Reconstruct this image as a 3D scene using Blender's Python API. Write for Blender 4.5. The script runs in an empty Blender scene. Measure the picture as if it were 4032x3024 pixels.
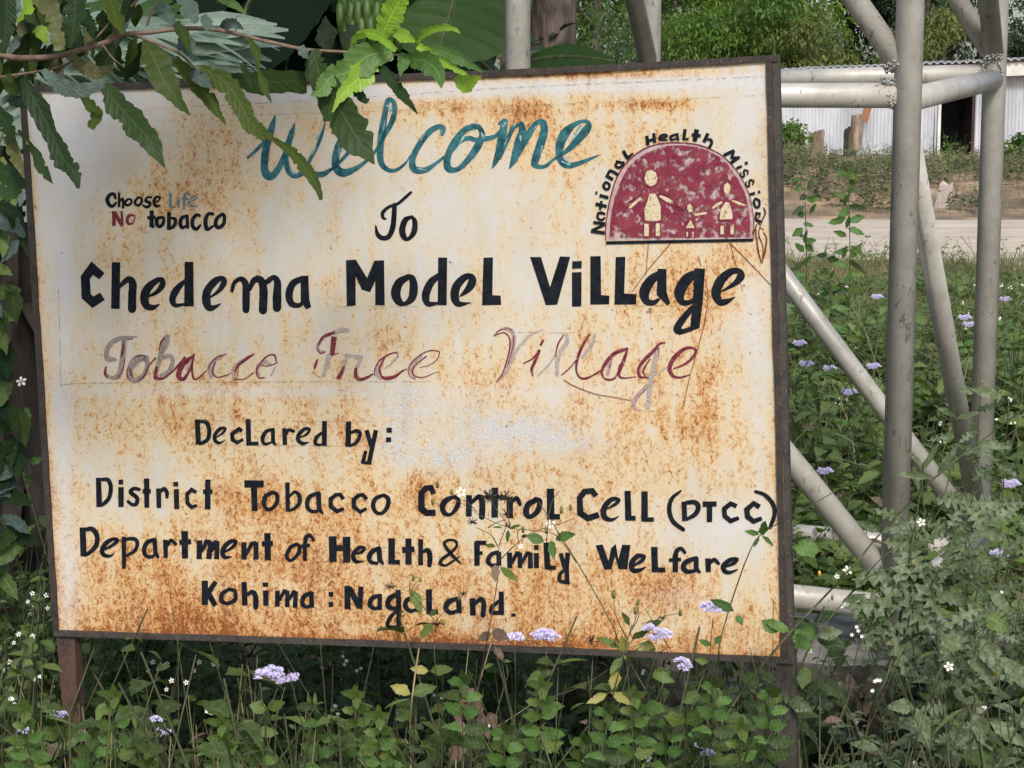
import bpy, math, random
import numpy as np
from mathutils import Vector, Matrix, noise as mnoise
from mathutils.geometry import tessellate_polygon
random.seed(7); rng = np.random.default_rng(7)
R = math.radians
SC = bpy.context.scene
COL = SC.collection

# ------------------------------------------------------------------ camera, sky, sun, exposure
F = 7838.0                                   # focal length in photo pixels (4032 wide)
CAMZ = 1.45
PITCH = math.atan((1512 - 364.6) / F)
cam = bpy.data.objects.new('camera', bpy.data.cameras.new('camera')); COL.objects.link(cam)
cam.location = (0, 0, CAMZ); cam.rotation_euler = (math.pi/2 - PITCH, 0, 0)
cam.data.sensor_width = 36; cam.data.lens = 36 * F / 4032; cam.data.clip_end = 3000
SC.camera = cam
W = bpy.data.worlds.new('World'); SC.world = W; W.use_nodes = True
nt = W.node_tree; bg = nt.nodes['Background']; sky = nt.nodes.new('ShaderNodeTexSky')
sky.sky_type = 'NISHITA'; sky.sun_disc = False
SUN_EL, SUN_AZ = 42, 172                    # compass azimuth, 0 = +Y (away from camera), 90 = +X
sky.sun_elevation = R(SUN_EL); sky.sun_rotation = R(SUN_AZ); sky.air_density = 1.0; sky.dust_density = 2.5; sky.ozone_density = 1.0
nt.links.new(sky.outputs[0], bg.inputs[0]); bg.inputs[1].default_value = 0.125
sl = bpy.data.lights.new('sun', 'SUN'); so = bpy.data.objects.new('sun', sl); COL.objects.link(so)
sl.energy = 2.0; sl.angle = R(12); sl.color = (1.0, .965, .92)
sd = Vector((math.sin(R(SUN_AZ))*math.cos(R(SUN_EL)), math.cos(R(SUN_AZ))*math.cos(R(SUN_EL)), math.sin(R(SUN_EL))))
so.rotation_euler = sd.to_track_quat('Z', 'Y').to_euler(); so.location = (-3, -3, 8)
SC.view_settings.view_transform = 'Standard'; SC.view_settings.look = 'None'
SC.view_settings.gamma = 1; SC.view_settings.exposure = 0.44
SC.view_settings.use_curve_mapping = False

# ------------------------------------------------------------------ helpers
CP, SP = math.cos(PITCH), math.sin(PITCH)
def ray(sx, sy):
    x = (sx - 2016) / F; z = -(sy - 1512) / F
    return Vector((x, CP + z*SP, z*CP - SP))
def P(sx, sy, D):                            # point of the world plane y = D seen at photo pixel (sx, sy)
    r = ray(sx, sy); k = D / r.y
    return Vector((r.x*k, D, CAMZ + r.z*k))
K = 4032/2212
def Q(x, y, D): return P(x*K, y*K, D)
SN = Vector((math.sin(R(-15.5)), -math.cos(R(15.5)), 0)).normalized()   # sign normal
SO = Vector((0, 4.0, CAMZ - .6))
def S(sx, sy, off=0.0):                      # point on the sign's plane
    r = ray(sx, sy); o = Vector((0, 0, CAMZ))
    k = (SN.dot(SO - o)) / SN.dot(r)
    return o + r*k + SN*off

def tag(o, label=None, cat=None, group=None, kind=None):
    if label: o['label'] = label
    if cat: o['category'] = cat
    if group: o['group'] = group
    if kind: o['kind'] = kind
    return o
def empty(name, loc, label, cat, group=None):
    o = bpy.data.objects.new(name, None); o.location = loc; o.empty_display_size = .1
    COL.objects.link(o); return tag(o, label, cat, group)
def wloc(o):
    l = Vector((0, 0, 0))
    while o is not None: l += o.location; o = o.parent
    return l
def mesh(name, V, Fc, m, parent=None, smooth=False, attr=None, uv=None, mi=None):
    me = bpy.data.meshes.new(name)
    V = np.asarray([tuple(v) for v in V] if not isinstance(V, np.ndarray) else V, dtype=np.float64)
    if parent is not None: V = V - np.array(wloc(parent))
    if isinstance(Fc, np.ndarray):
        n = Fc.shape[1]
        me.vertices.add(len(V)); me.vertices.foreach_set('co', V.astype(np.float32).ravel())
        me.loops.add(Fc.size); me.loops.foreach_set('vertex_index', Fc.astype(np.int32).ravel())
        me.polygons.add(len(Fc)); me.polygons.foreach_set('loop_start', np.arange(0, Fc.size, n, dtype=np.int32))
        me.polygons.foreach_set('loop_total', np.full(len(Fc), n, dtype=np.int32)); me.update(calc_edges=True)
    else:
        me.from_pydata([tuple(v) for v in V], [], Fc)
    for a, vals in (attr or {}).items():
        at = me.attributes.new(a, 'FLOAT', 'POINT'); at.data.foreach_set('value', np.asarray(vals, dtype=np.float32))
    if uv is not None:
        li = np.zeros(len(me.loops), dtype=np.int32); me.loops.foreach_get('vertex_index', li)
        l = me.uv_layers.new(name='UVMap'); l.data.foreach_set('uv', np.asarray(uv, dtype=np.float32)[li].ravel())
    for q in (m if isinstance(m, (list, tuple)) else [m]): me.materials.append(q)
    if mi is not None: me.polygons.foreach_set('material_index', np.asarray(mi, dtype=np.int32))
    if smooth: me.polygons.foreach_set('use_smooth', np.ones(len(me.polygons), dtype=bool))
    me.update()
    o = bpy.data.objects.new(name, me); COL.objects.link(o)
    if parent is not None: o.parent = parent
    return o
class MB:
    def __init__(s): s.v = []; s.f = []; s.t = []
    def add(s, V, Fc, t=.5):
        b = len(s.v); s.v += [tuple(v) for v in V]; s.f += [tuple(i+b for i in f) for f in Fc]; s.t += [t]*len(V); return s
    def box(s, c, h, rot=None, t=.5):
        rot = rot or Matrix.Identity(3); c = Vector(c)
        V = [c + rot @ Vector((h[0]*a, h[1]*b, h[2]*d)) for a in (-1, 1) for b in (-1, 1) for d in (-1, 1)]
        return s.add(V, [(0, 1, 3, 2), (4, 6, 7, 5), (0, 4, 5, 1), (2, 3, 7, 6), (0, 2, 6, 4), (1, 5, 7, 3)], t)
    def tube(s, pts, rad, seg=8, cap=True, t=.5):
        pts = [Vector(p) for p in pts]; n = len(pts)
        if not isinstance(rad, (list, tuple)): rad = [rad]*n
        V = []; u = None
        for i, p in enumerate(pts):
            d = (pts[min(i+1, n-1)] - pts[max(i-1, 0)]).normalized()
            if u is None:
                u = d.cross(Vector((.31, .2, .93))).normalized()
            u = (u - d*u.dot(d)).normalized(); w = d.cross(u)
            V += [p + (u*math.cos(2*math.pi*k/seg) + w*math.sin(2*math.pi*k/seg))*rad[i] for k in range(seg)]
        Fc = [(i*seg+k, i*seg+(k+1) % seg, (i+1)*seg+(k+1) % seg, (i+1)*seg+k) for i in range(n-1) for k in range(seg)]
        if cap: Fc += [tuple(reversed(range(seg))), tuple(range((n-1)*seg, n*seg))]
        return s.add(V, Fc, t)
    def make(s, name, m, parent=None, smooth=False):
        return mesh(name, s.v, s.f, m, parent, smooth, {'tint': s.t})
def crom(pts, n):
    """Catmull-Rom through rows of floats"""
    A = np.asarray(pts, float)
    if len(A) < 3: 
        return A if n <= 1 else np.array([A[0] + (A[-1]-A[0])*t for t in np.linspace(0, 1, n+1)])
    E = np.vstack([2*A[0]-A[1], A, 2*A[-1]-A[-2]]); out = []
    for i in range(1, len(E)-2):
        for k in range(n):
            t = k/n; p0, p1, p2, p3 = E[i-1], E[i], E[i+1], E[i+2]
            out.append(.5*((2*p1)+(-p0+p2)*t+(2*p0-5*p1+4*p2-p3)*t*t+(-p0+3*p1-3*p2+p3)*t**3))
    out.append(A[-1]); return np.array(out)
def sstep(a, b, x): t = np.clip((x-a)/(b-a), 0, 1); return t*t*(3-2*t)

# ------------------------------------------------------------------ materials
def newmat(name):
    m = bpy.data.materials.new(name); m.use_nodes = True; t = m.node_tree
    return m, t, t.nodes['Principled BSDF']
def N(t, kind, **kw):
    n = t.nodes.new(kind)
    for k, v in kw.items():
        if k.startswith('i_'): n.inputs[int(k[2:]) if k[2:].isdigit() else k[2:]].default_value = v
        else: setattr(n, k, v)
    return n
def ramp(t, fac, stops):
    r = t.nodes.new('ShaderNodeValToRGB'); e = r.color_ramp.elements
    while len(e) < len(stops): e.new(.5)
    for q, (p, c) in zip(e, stops):
        q.position = p; q.color = (c, c, c, 1) if isinstance(c, (int, float)) else (*c, 1)
    t.links.new(fac, r.inputs[0]); return r
def noise(t, vec, scale, detail=4, rough=.6, dist=0):
    n = N(t, 'ShaderNodeTexNoise'); n.inputs['Scale'].default_value = scale; n.inputs['Detail'].default_value = detail
    n.inputs['Roughness'].default_value = rough; n.inputs['Distortion'].default_value = dist
    if vec is not None: t.links.new(vec, n.inputs['Vector'])
    return n
def math_(t, op, a, b=None, c=None):
    n = N(t, 'ShaderNodeMath', operation=op)
    for i, x in enumerate((a, b, c)):
        if x is None: continue
        if isinstance(x, (int, float)): n.inputs[i].default_value = x
        else: t.links.new(x, n.inputs[i])
    return n.outputs[0]
def mixc(t, f, a, b):
    n = N(t, 'ShaderNodeMix', data_type='RGBA')
    for s_, x in ((n.inputs[0], f), (n.inputs[6], a), (n.inputs[7], b)):
        if isinstance(x, (int, float)): s_.default_value = x
        elif isinstance(x, tuple): s_.default_value = (*x, 1)
        else: t.links.new(x, s_)
    return n.outputs[2]
def mapping(t, out, scale):
    mp = N(t, 'ShaderNodeMapping'); mp.inputs['Scale'].default_value = scale; t.links.new(out, mp.inputs[0]); return mp.outputs[0]
def bump(t, b, h, strength=.3, dist=.002):
    n = N(t, 'ShaderNodeBump'); n.inputs['Strength'].default_value = strength; n.inputs['Distance'].default_value = dist
    t.links.new(h, n.inputs['Height']); t.links.new(n.outputs[0], b.inputs['Normal'])

def leafmat(name, c1, c2, rough=.5, trans=.35, dust=0.0, vein=.25, veins=11, spec=.35, dustc=(.42, .44, .38), tc=None):
    m, t, b = newmat(name)
    at = N(t, 'ShaderNodeAttribute', attribute_name='tint')
    g = N(t, 'ShaderNodeNewGeometry')
    n1 = noise(t, g.outputs['Position'], 40, 3); n2 = noise(t, g.outputs['Position'], 7, 2)
    f = math_(t, 'ADD', at.outputs['Fac'], math_(t, 'MULTIPLY', math_(t, 'SUBTRACT', n1.outputs[0], .5), .5))
    col = mixc(t, math_(t, 'MINIMUM', math_(t, 'MAXIMUM', f, 0.0), 1.0), c1, c2)
    uv = N(t, 'ShaderNodeUVMap'); sp = N(t, 'ShaderNodeSeparateXYZ'); t.links.new(uv.outputs[0], sp.inputs[0])
    ax = math_(t, 'ABSOLUTE', sp.outputs[0])
    ph = math_(t, 'SUBTRACT', math_(t, 'MULTIPLY', sp.outputs[1], veins), math_(t, 'MULTIPLY', ax, 1.6))
    fr = math_(t, 'ABSOLUTE', math_(t, 'SUBTRACT', math_(t, 'FRACT', ph), .5))
    v1 = ramp(t, fr, [(0, 1), (.13, 0)]); v2 = ramp(t, ax, [(.03, 1), (.09, 0)])
    vm = math_(t, 'MAXIMUM', math_(t, 'MULTIPLY', v1.outputs[0], .45), v2.outputs[0])
    light = tuple(min(1, x*1.9+.02) for x in c2)
    col = mixc(t, math_(t, 'MULTIPLY', vm, vein), col, light)
    if dust > 0:
        nd = noise(t, g.outputs['Position'], 70, 5, .7); rd = ramp(t, nd.outputs[0], [(.45, 0), (.62, 1)])
        col = mixc(t, math_(t, 'MULTIPLY', rd.outputs[0], dust), col, dustc)
    t.links.new(col, b.inputs['Base Color']); b.inputs['Roughness'].default_value = rough
    b.inputs['Specular IOR Level'].default_value = spec
    hb = math_(t, 'ADD', math_(t, 'MULTIPLY', vm, -.6), math_(t, 'MULTIPLY', fr, 1.0))
    bump(t, b, hb, .5, .0015)
    tr = N(t, 'ShaderNodeBsdfTranslucent')
    tcol = mixc(t, .55, col, tc or (c2[0]*1.6, c2[1]*1.9, c2[2]*.6)); t.links.new(tcol, tr.inputs[0])
    ms = N(t, 'ShaderNodeMixShader'); ms.inputs[0].default_value = trans
    t.links.new(b.outputs[0], ms.inputs[1]); t.links.new(tr.outputs[0], ms.inputs[2])
    t.links.new(ms.outputs[0], t.nodes['Material Output'].inputs[0]); return m
def basic(name, c1, c2, scale=20, rough=.8, metal=0, bmp=.3, bd=.002, stretch=None, lo=.35, hi=.65, spec=.4):
    m, t, b = newmat(name); g = N(t, 'ShaderNodeNewGeometry'); v = g.outputs['Position']
    if stretch: v = mapping(t, v, stretch)
    n = noise(t, v, scale, 6, .65); r = ramp(t, n.outputs[0], [(lo, c1), (hi, c2)])
    t.links.new(r.outputs[0], b.inputs['Base Color']); b.inputs['Roughness'].default_value = rough
    b.inputs['Metallic'].default_value = metal; b.inputs['Specular IOR Level'].default_value = spec
    bump(t, b, n.outputs[0], bmp, bd); return m

# -- sign panel
def panel_material():
    m, t, b = newmat('rusty_white_enamel')
    uv = N(t, 'ShaderNodeUVMap').outputs[0]
    A = lambda n: N(t, 'ShaderNodeAttribute', attribute_name=n).outputs['Fac']
    rust, white, grey = A('rust'), A('white'), A('plaster')
    fine = noise(t, mapping(t, uv, (1, .7, 1)), 120, 5, .62, .9)
    fine2 = noise(t, mapping(t, uv, (1, .8, 1)), 260, 3, .6, .4)
    mid = noise(t, mapping(t, uv, (1, .45, 1)), 22, 6, .72, .35)
    streak = noise(t, mapping(t, uv, (1, .1, 1)), 30, 4, .6, .1)
    blot = noise(t, uv, 5, 4, .6)
    f = math_(t, 'ADD', rust, math_(t, 'MULTIPLY', math_(t, 'SUBTRACT', mid.outputs[0], .5), 1.0))
    f = math_(t, 'ADD', f, math_(t, 'MULTIPLY', math_(t, 'SUBTRACT', streak.outputs[0], .5), .5))
    f = math_(t, 'ADD', f, math_(t, 'MULTIPLY', math_(t, 'SUBTRACT', blot.outputs[0], .5), .55))
    ff = math_(t, 'ADD', math_(t, 'MULTIPLY', fine.outputs[0], .65), math_(t, 'MULTIPLY', fine2.outputs[0], .35))
    stain = math_(t, 'ADD', f, math_(t, 'MULTIPLY', math_(t, 'SUBTRACT', ff, .5), .75))
    f2 = math_(t, 'ADD', f, math_(t, 'MULTIPLY', math_(t, 'SUBTRACT', ff, .5), 3.1))
    base = ramp(t, stain, [(.12, (.61, .59, .56)), (.31, (.625, .565, .455)), (.50, (.665, .525, .325)), (.72, (.64, .41, .19)), (.98, (.53, .26, .09))])
    spk = ramp(t, f2, [(.56, 0), (.72, .5), (.92, .85), (1.15, 1)])
    sc = ramp(t, f2, [(.6, (.55, .27, .085)), (.9, (.42, .16, .04)), (1.15, (.24, .08, .025))])
    col = mixc(t, spk.outputs[0], base.outputs[0], sc.outputs[0])
    wn = noise(t, uv, 60, 5, .7)
    wf = math_(t, 'MULTIPLY', white, ramp(t, wn.outputs[0], [(.32, .35), (.6, 1)]).outputs[0])
    col = mixc(t, wf, col, (.63, .64, .665))
    gf = math_(t, 'MULTIPLY', grey, ramp(t, wn.outputs[0], [(.38, 0), (.5, 1)]).outputs[0])
    vc = N(t, 'ShaderNodeTexVoronoi', feature='DISTANCE_TO_EDGE'); vc.inputs['Scale'].default_value = 120
    dn = noise(t, uv, 40, 3)
    wv = N(t, 'ShaderNodeMix', data_type='VECTOR'); wv.inputs[0].default_value = .03
    t.links.new(uv, wv.inputs[4]); t.links.new(dn.outputs['Color'], wv.inputs[5]); t.links.new(wv.outputs[1], vc.inputs[0])
    pc = ramp(t, vc.outputs[0], [(.0, (.50, .485, .46)), (.12, (.585, .58, .57))])
    col = mixc(t, gf, col, pc.outputs[0])
    # sparse dark pits
    pit = noise(t, uv, 38, 2, .5); pr = ramp(t, pit.outputs[0], [(.735, 0), (.77, .8)])
    col = mixc(t, pr.outputs[0], col, (.16, .075, .04))
    # faint grime
    gm = noise(t, mapping(t, uv, (1, .5, 1)), 9, 5, .6)
    col = mixc(t, ramp(t, gm.outputs[0], [(.5, 0), (.75, .22)]).outputs[0], col, (.36, .33, .29))
    t.links.new(col, b.inputs['Base Color']); b.inputs['Roughness'].default_value = .62; b.inputs['Specular IOR Level'].default_value = .3
    hh = math_(t, 'ADD', math_(t, 'MULTIPLY', spk.outputs[0], fine.outputs[0]), math_(t, 'MULTIPLY', gf, math_(t, 'MULTIPLY', vc.outputs[0], 2.5)))
    bump(t, b, hh, .5, .0012)
    return m
M_panel = panel_material()
def paint(name, c1, c2, wear, sc=60, rough=.45, lo=.0, soft=.08, stretch=(1, 1, 1)):
    """hand-brushed paint; wear = share of the coat that is gone"""
    m, t, b = newmat(name); uv = N(t, 'ShaderNodeUVMap').outputs[0]
    g = N(t, 'ShaderNodeNewGeometry'); pos = g.outputs['Position']
    n = noise(t, mapping(t, pos, stretch), sc, 4, .6); t.links.new(ramp(t, n.outputs[0], [(.36, c1), (.62, c2)]).outputs[0], b.inputs['Base Color'])
    b.inputs['Roughness'].default_value = rough; b.inputs['Specular IOR Level'].default_value = .15
    n2 = noise(t, mapping(t, pos, stretch), sc*1.7, 6, .72, .3); a = ramp(t, n2.outputs[0], [(max(0, wear-soft), 0), (min(1, wear+soft), 1)])
    t.links.new(a.outputs[0], b.inputs['Alpha']); bump(t, b, n2.outputs[0], .3, .0006)
    return m
M_black = paint('black_sign_paint', (.004, .006, .010), (.012, .016, .022), .27, rough=.75)
M_teal = paint('teal_brushed_paint', (.012, .065, .085), (.05, .18, .205), .33, 55)
M_tealhi = paint('pale_teal_bristle_streaks', (.16, .33, .34), (.48, .60, .58), .40, 90, soft=.12)
M_tealf = paint('faded_teal_paint', (.04, .16, .19), (.14, .30, .33), .47, 110, soft=.1)
M_maroon = paint('maroon_sign_paint', (.13, .012, .03), (.22, .045, .06), .38, 80)
M_pink = paint('faded_maroon_paint', (.36, .22, .23), (.50, .38, .38), .46, 150, soft=.12)
M_pale = paint('worn_grey_paint', (.36, .32, .31), (.5, .46, .44), .45, 150, soft=.12)
M_grey = paint('warm_grey_underpaint', (.27, .23, .205), (.35, .31, .28), .38, 90, soft=.15)
M_scr = paint('rust_scratch', (.22, .07, .02), (.33, .12, .04), .34, 150)
M_line = paint('pencil_guide_line', (.25, .19, .14), (.33, .26, .2), .56, 40, soft=.14)
M_scrd = paint('dark_rust_runs', (.07, .022, .012), (.15, .05, .025), .36, 120)
M_cream = paint('yellowed_cream_paint', (.62, .50, .30), (.66, .58, .42), .40, 90)
M_emb = paint('weathered_maroon_field', (.19, .022, .045), (.27, .05, .075), .462, 42, soft=.06)
M_embp = paint('weathered_pink_primer', (.42, .27, .27), (.55, .43, .42), .2, 60)
# -- metals, wood, stone
def frame_mat(name, dark, brown, flake):
    m, t, b = newmat(name); p = N(t, 'ShaderNodeNewGeometry').outputs['Position']
    n = noise(t, p, 28, 6, .7, .3); n2 = noise(t, p, 150, 4, .7)
    c = ramp(t, n.outputs[0], [(.35, dark), (.55, brown), (.7, dark)])
    col = mixc(t, ramp(t, n2.outputs[0], [(.60, 0), (.68, .7)]).outputs[0], c.outputs[0], flake)
    t.links.new(col, b.inputs['Base Color']); b.inputs['Roughness'].default_value = .7; bump(t, b, n2.outputs[0], .7, .002); return m
M_frame = frame_mat('chipped_black_frame', (.018, .017, .018), (.05, .035, .027), (.15, .13, .12))
M_frameb = frame_mat('brown_rusted_iron', (.028, .025, .023), (.065, .052, .043), (.17, .155, .14))
M_leg = frame_mat('reddish_rusted_leg', (.035, .025, .021), (.11, .058, .04), (.10, .06, .045))
def silver():
    m, t, b = newmat('silver_painted_steel'); p = N(t, 'ShaderNodeNewGeometry').outputs['Position']
    n = noise(t, p, 9, 6, .7); n2 = noise(t, mapping(t, p, (1, 1, .45)), 42, 5, .72, .4); n3 = noise(t, p, 260, 3)
    n4 = noise(t, mapping(t, p, (1, 1, .25)), 5, 3)
    c = ramp(t, n.outputs[0], [(.3, (.38, .355, .30)), (.7, (.60, .575, .515))])
    chip = ramp(t, n2.outputs[0], [(.60, 0), (.63, 1)])
    patch = math_(t, 'MULTIPLY', chip.outputs[0], ramp(t, n4.outputs[0], [(.40, .15), (.56, 1)]).outputs[0])
    col = mixc(t, patch, c.outputs[0], (.20, .20, .19))
    col = mixc(t, ramp(t, n3.outputs[0], [(.45, 0), (.75, .35)]).outputs[0], col, (.38, .35, .29))
    t.links.new(col, b.inputs['Base Color']); t.links.new(math_(t, 'SUBTRACT', .16, math_(t, 'MULTIPLY', patch, .15)), b.inputs['Metallic'])
    t.links.new(ramp(t, n.outputs[0], [(.3, .5), (.7, .38)]).outputs[0], b.inputs['Roughness'])
    hh = math_(t, 'SUBTRACT', n3.outputs[0], math_(t, 'MULTIPLY', patch, 1.6)); bump(t, b, hh, .35, .0012); return m
M_silver = silver()
M_weld = basic('silver_weld_bead', (.45, .44, .42), (.62, .6, .57), 120, .42, .6, .9, .004)
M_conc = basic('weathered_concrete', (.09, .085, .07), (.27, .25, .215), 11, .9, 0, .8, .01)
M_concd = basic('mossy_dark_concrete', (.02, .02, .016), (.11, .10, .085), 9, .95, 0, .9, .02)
M_soil = basic('damp_dark_soil', (.03, .022, .015), (.075, .055, .035), 6, .95, 0, .8, .03)
M_road = basic('pale_dirt_track', (.46, .37, .27), (.66, .57, .45), 2.6, .95, 0, .8, .03, (.3, 1, 1))
M_bank = basic('dry_orange_bank_soil', (.22, .15, .09), (.46, .31, .19), .9, .95, 0, .7, .05)
M_bark = basic('furrowed_brown_bark', (.05, .038, .032), (.20, .155, .13), 22, .9, 0, 1, .02, (1, 1, .22))
M_twig = basic('grey_brown_twig_bark', (.12, .08, .055), (.24, .17, .125), 60, .8, 0, .6, .002)
M_dry = basic('dry_banana_sheath', (.006, .005, .004), (.034, .024, .018), 12, .9, 0, .9, .02, (1, 1, .15))
M_pseudo = basic('mottled_banana_stem', (.03, .035, .018), (.10, .12, .045), 9, .6, 0, .4, .01, (1, 1, .3))
M_stem = basic('green_brown_stem', (.045, .05, .02), (.10, .105, .045), 30, .6, 0, .2, .001)
M_stemb = basic('dark_brown_stem', (.05, .035, .022), (.10, .07, .04), 30, .7, 0, .2, .001)
M_straw = basic('straw_coloured_stem', (.26, .21, .10), (.36, .31, .16), 20, .7, 0, .2, .001)
M_zinc = basic('galvanised_sheet', (.40, .425, .46), (.64, .66, .70), 1.2, .5, .15, .1, .003, (1, 1, .3))
M_fascia = basic('white_fascia_board', (.58, .55, .50), (.78, .77, .74), 2.5, .6, 0, .2, .003)
M_roof = basic('grey_roof_sheet', (.30, .31, .32), (.5, .51, .52), 2, .5, .3, .2, .003)
M_inside = basic('unlit_shed_interior', (.012, .013, .02), (.03, .032, .04), 2, .9)
M_wood = basic('weathered_split_wood', (.12, .085, .06), (.40, .32, .24), 7, .9, 0, .8, .03, (1, 1, .2))
M_woodd = basic('dark_wet_wood', (.02, .015, .012), (.07, .05, .04), 7, .9)
M_rustp = basic('orange_brown_plank', (.24, .10, .045), (.34, .16, .08), 8, .8)
M_stone = basic('pale_flat_stone', (.36, .30, .25), (.52, .45, .39), 4, .9, 0, .6, .02)
M_banana = basic('unripe_banana_skin', (.025, .055, .010), (.06, .11, .02), 20, .5, 0, .1, .002)
M_pw = basic('white_petal', (.8, .8, .76), (.85, .85, .82), 50, .6)
M_yel = basic('yellow_disc_florets', (.45, .26, .02), (.65, .42, .04), 200, .7)
M_lil = basic('lilac_floret', (.55, .49, .80), (.84, .79, .94), 300, .7, lo=.3, hi=.6)
M_seed = basic('dark_seed_bristles', (.02, .014, .01), (.07, .05, .03), 80, .8)
M_bud = basic('green_flower_bud', (.10, .12, .03), (.28, .24, .06), 90, .7)
# -- leaves
G_dark = leafmat('dark_green_leaf', (.010, .026, .009), (.026, .052, .012), .5, .2, .0, .35, spec=.2)
G_olive = leafmat('olive_green_leaf', (.030, .052, .010), (.06, .088, .016), .5, .3, .0, .4, spec=.2)
G_brown = leafmat('browning_leaf', (.07, .05, .018), (.10, .11, .03), .5, .25, .2, .3)
G_glauc = leafmat('blue_green_leaf_underside', (.05, .085, .065), (.10, .145, .12), .55, .2, .15, .3)
G_new = leafmat('bright_young_leaf', (.18, .33, .03), (.30, .46, .055), .4, .35, .0, .4, 13)
G_mid = leafmat('mid_green_leaf', (.06, .135, .03), (.11, .21, .045), .5, .3, .1, .4, 13)
G_weed = leafmat('weed_leaf_green', (.022, .046, .011), (.075, .118, .028), .5, .3, .10, .4, 6, spec=.25)
G_weedl = leafmat('light_weed_leaf', (.075, .13, .026), (.15, .215, .05), .5, .35, .12, .45, 6)
G_dusty = leafmat('dusty_silver_green_leaf', (.055, .09, .032), (.135, .18, .08), .6, .3, .5, .3, 7, dustc=(.38, .42, .31))
G_dead = leafmat('withered_brown_leaf', (.09, .055, .035), (.20, .135, .09), .7, .25, .2, .3, 6, tc=(.3, .2, .12))
G_yell = leafmat('yellowing_leaf', (.35, .33, .07), (.5, .45, .14), .5, .35, .3, .3, 6)
G_ban = leafmat('banana_leaf_green', (.022, .058, .014), (.045, .10, .02), .5, .35, .03, .16, 95, spec=.2)
G_band = leafmat('shaded_banana_leaf', (.004, .009, .006), (.009, .018, .010), .85, .04, .0, .25, 70, spec=.03)  # near-black copy of the banana leaf, deep shade put into its colour
G_banp = leafmat('pale_banana_leaf_back', (.11, .17, .135), (.22, .29, .235), .5, .3, .2, .25, 30)
G_grass = leafmat('short_grass', (.11, .13, .055), (.27, .26, .13), .6, .3, 0, 0)
G_sun = leafmat('sunlit_weed_leaf', (.075, .13, .035), (.17, .24, .075), .5, .35, .1, .4, 6)
G_scrub = leafmat('dry_scrub_leaf', (.12, .115, .06), (.27, .25, .155), .7, .25, 0, 0)
G_far = leafmat('far_tree_leaf', (.045, .085, .025), (.16, .26, .05), .5, .4, 0, 0)
G_farl = leafmat('far_bright_leaf', (.07, .13, .025), (.20, .31, .055), .5, .45, 0, 0)
G_farg = leafmat('far_greyish_leaf', (.06, .09, .055), (.15, .19, .11), .6, .35, 0, 0)
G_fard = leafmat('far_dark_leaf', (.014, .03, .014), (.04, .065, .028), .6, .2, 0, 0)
G_fary = leafmat('far_yellowish_shrub_leaf', (.09, .12, .035), (.22, .24, .08), .6, .4, 0, 0)

# ------------------------------------------------------------------ leaf geometry
def leaf_template(n=5, w=.5, serr=0.0, fold=.12, droop=.25, peak=.4, lobes=0, twist=0):
    """leaf along +Y of length 1, normal +Z; returns verts, quads, uv"""
    V = []; U = []
    for i in range(n+1):
        s = i/n
        ww = w*.5*((s/peak)**.7 if s < peak else max(0, 1-((s-peak)/(1-peak))**1.7)**.9) if 0 < s < 1 else 0.012
        if 0 < i < n:
            if lobes: ww *= (.35, .8, 1.3)[i % 3]
            elif serr: ww *= 1 + (serr if i % 2 else -serr)
        z = -droop*s*s; a = twist*s
        yo = (.05 if (lobes and i % 3 == 2) else 0)
        for sgn in (-1, 0, 1):
            x = sgn*ww*math.cos(a); V.append((x, s + (yo if sgn else 0), z + abs(sgn)*fold*ww*2 + sgn*ww*math.sin(a))); U.append((sgn, s))
    Fq = []
    for i in range(n):
        b = i*3; Fq += [(b, b+1, b+4, b+3), (b+1, b+2, b+5, b+4)]
    return np.array(V), np.array(Fq), np.array(U)
def inst(T, pos, dirv, up, scale, tint, wide=None):
    """batch copies of a template into one vertex/face array"""
    V, Fq, U = T; n = len(pos)
    d = dirv/np.linalg.norm(dirv, axis=1, keepdims=True)
    s = np.cross(d, up); s /= (np.linalg.norm(s, axis=1, keepdims=True)+1e-9); nn = np.cross(s, d)
    scale = np.asarray(scale)[:, None, None]; wd = np.ones(n)[:, None, None] if wide is None else np.asarray(wide)[:, None, None]
    X = pos[:, None, :] + scale*(V[None, :, 0:1]*wd*s[:, None, :] + V[None, :, 1:2]*d[:, None, :] + V[None, :, 2:3]*nn[:, None, :])
    Fa = (Fq[None] + (np.arange(n)*len(V))[:, None, None]).reshape(-1, Fq.shape[1])
    return X.reshape(-1, 3), Fa, np.repeat(np.asarray(tint), len(V)), np.tile(U, (n, 1))
class Batch:
    def __init__(s): s.V = []; s.F = []; s.T = []; s.U = []; s.M = []; s.n = 0
    def add(s, r, mi=0):
        V, Fa, T, U = r
        if len(V) == 0: return
        s.V.append(V); s.F.append(Fa + s.n); s.T.append(T); s.U.append(U); s.M.append(np.full(len(Fa), mi)); s.n += len(V)
    def make(s, name, mats, parent=None):
        return mesh(name, np.vstack(s.V), np.vstack(s.F), mats, parent, True, {'tint': np.concatenate(s.T)}, np.vstack(s.U), np.concatenate(s.M))
def stemT(seg=3, n=3):
    V = []; U = []
    for i in range(n+1):
        r = 1-.55*i/n
        for k in range(seg): V.append((r*math.cos(2*math.pi*k/seg), i/n, r*math.sin(2*math.pi*k/seg))); U.append((.5, i/n))
    Fq = [(i*seg+k, i*seg+(k+1) % seg, (i+1)*seg+(k+1) % seg, (i+1)*seg+k) for i in range(n) for k in range(seg)]
    return np.array(V), np.array(Fq), np.array(U)
T_stem = stemT()
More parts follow.
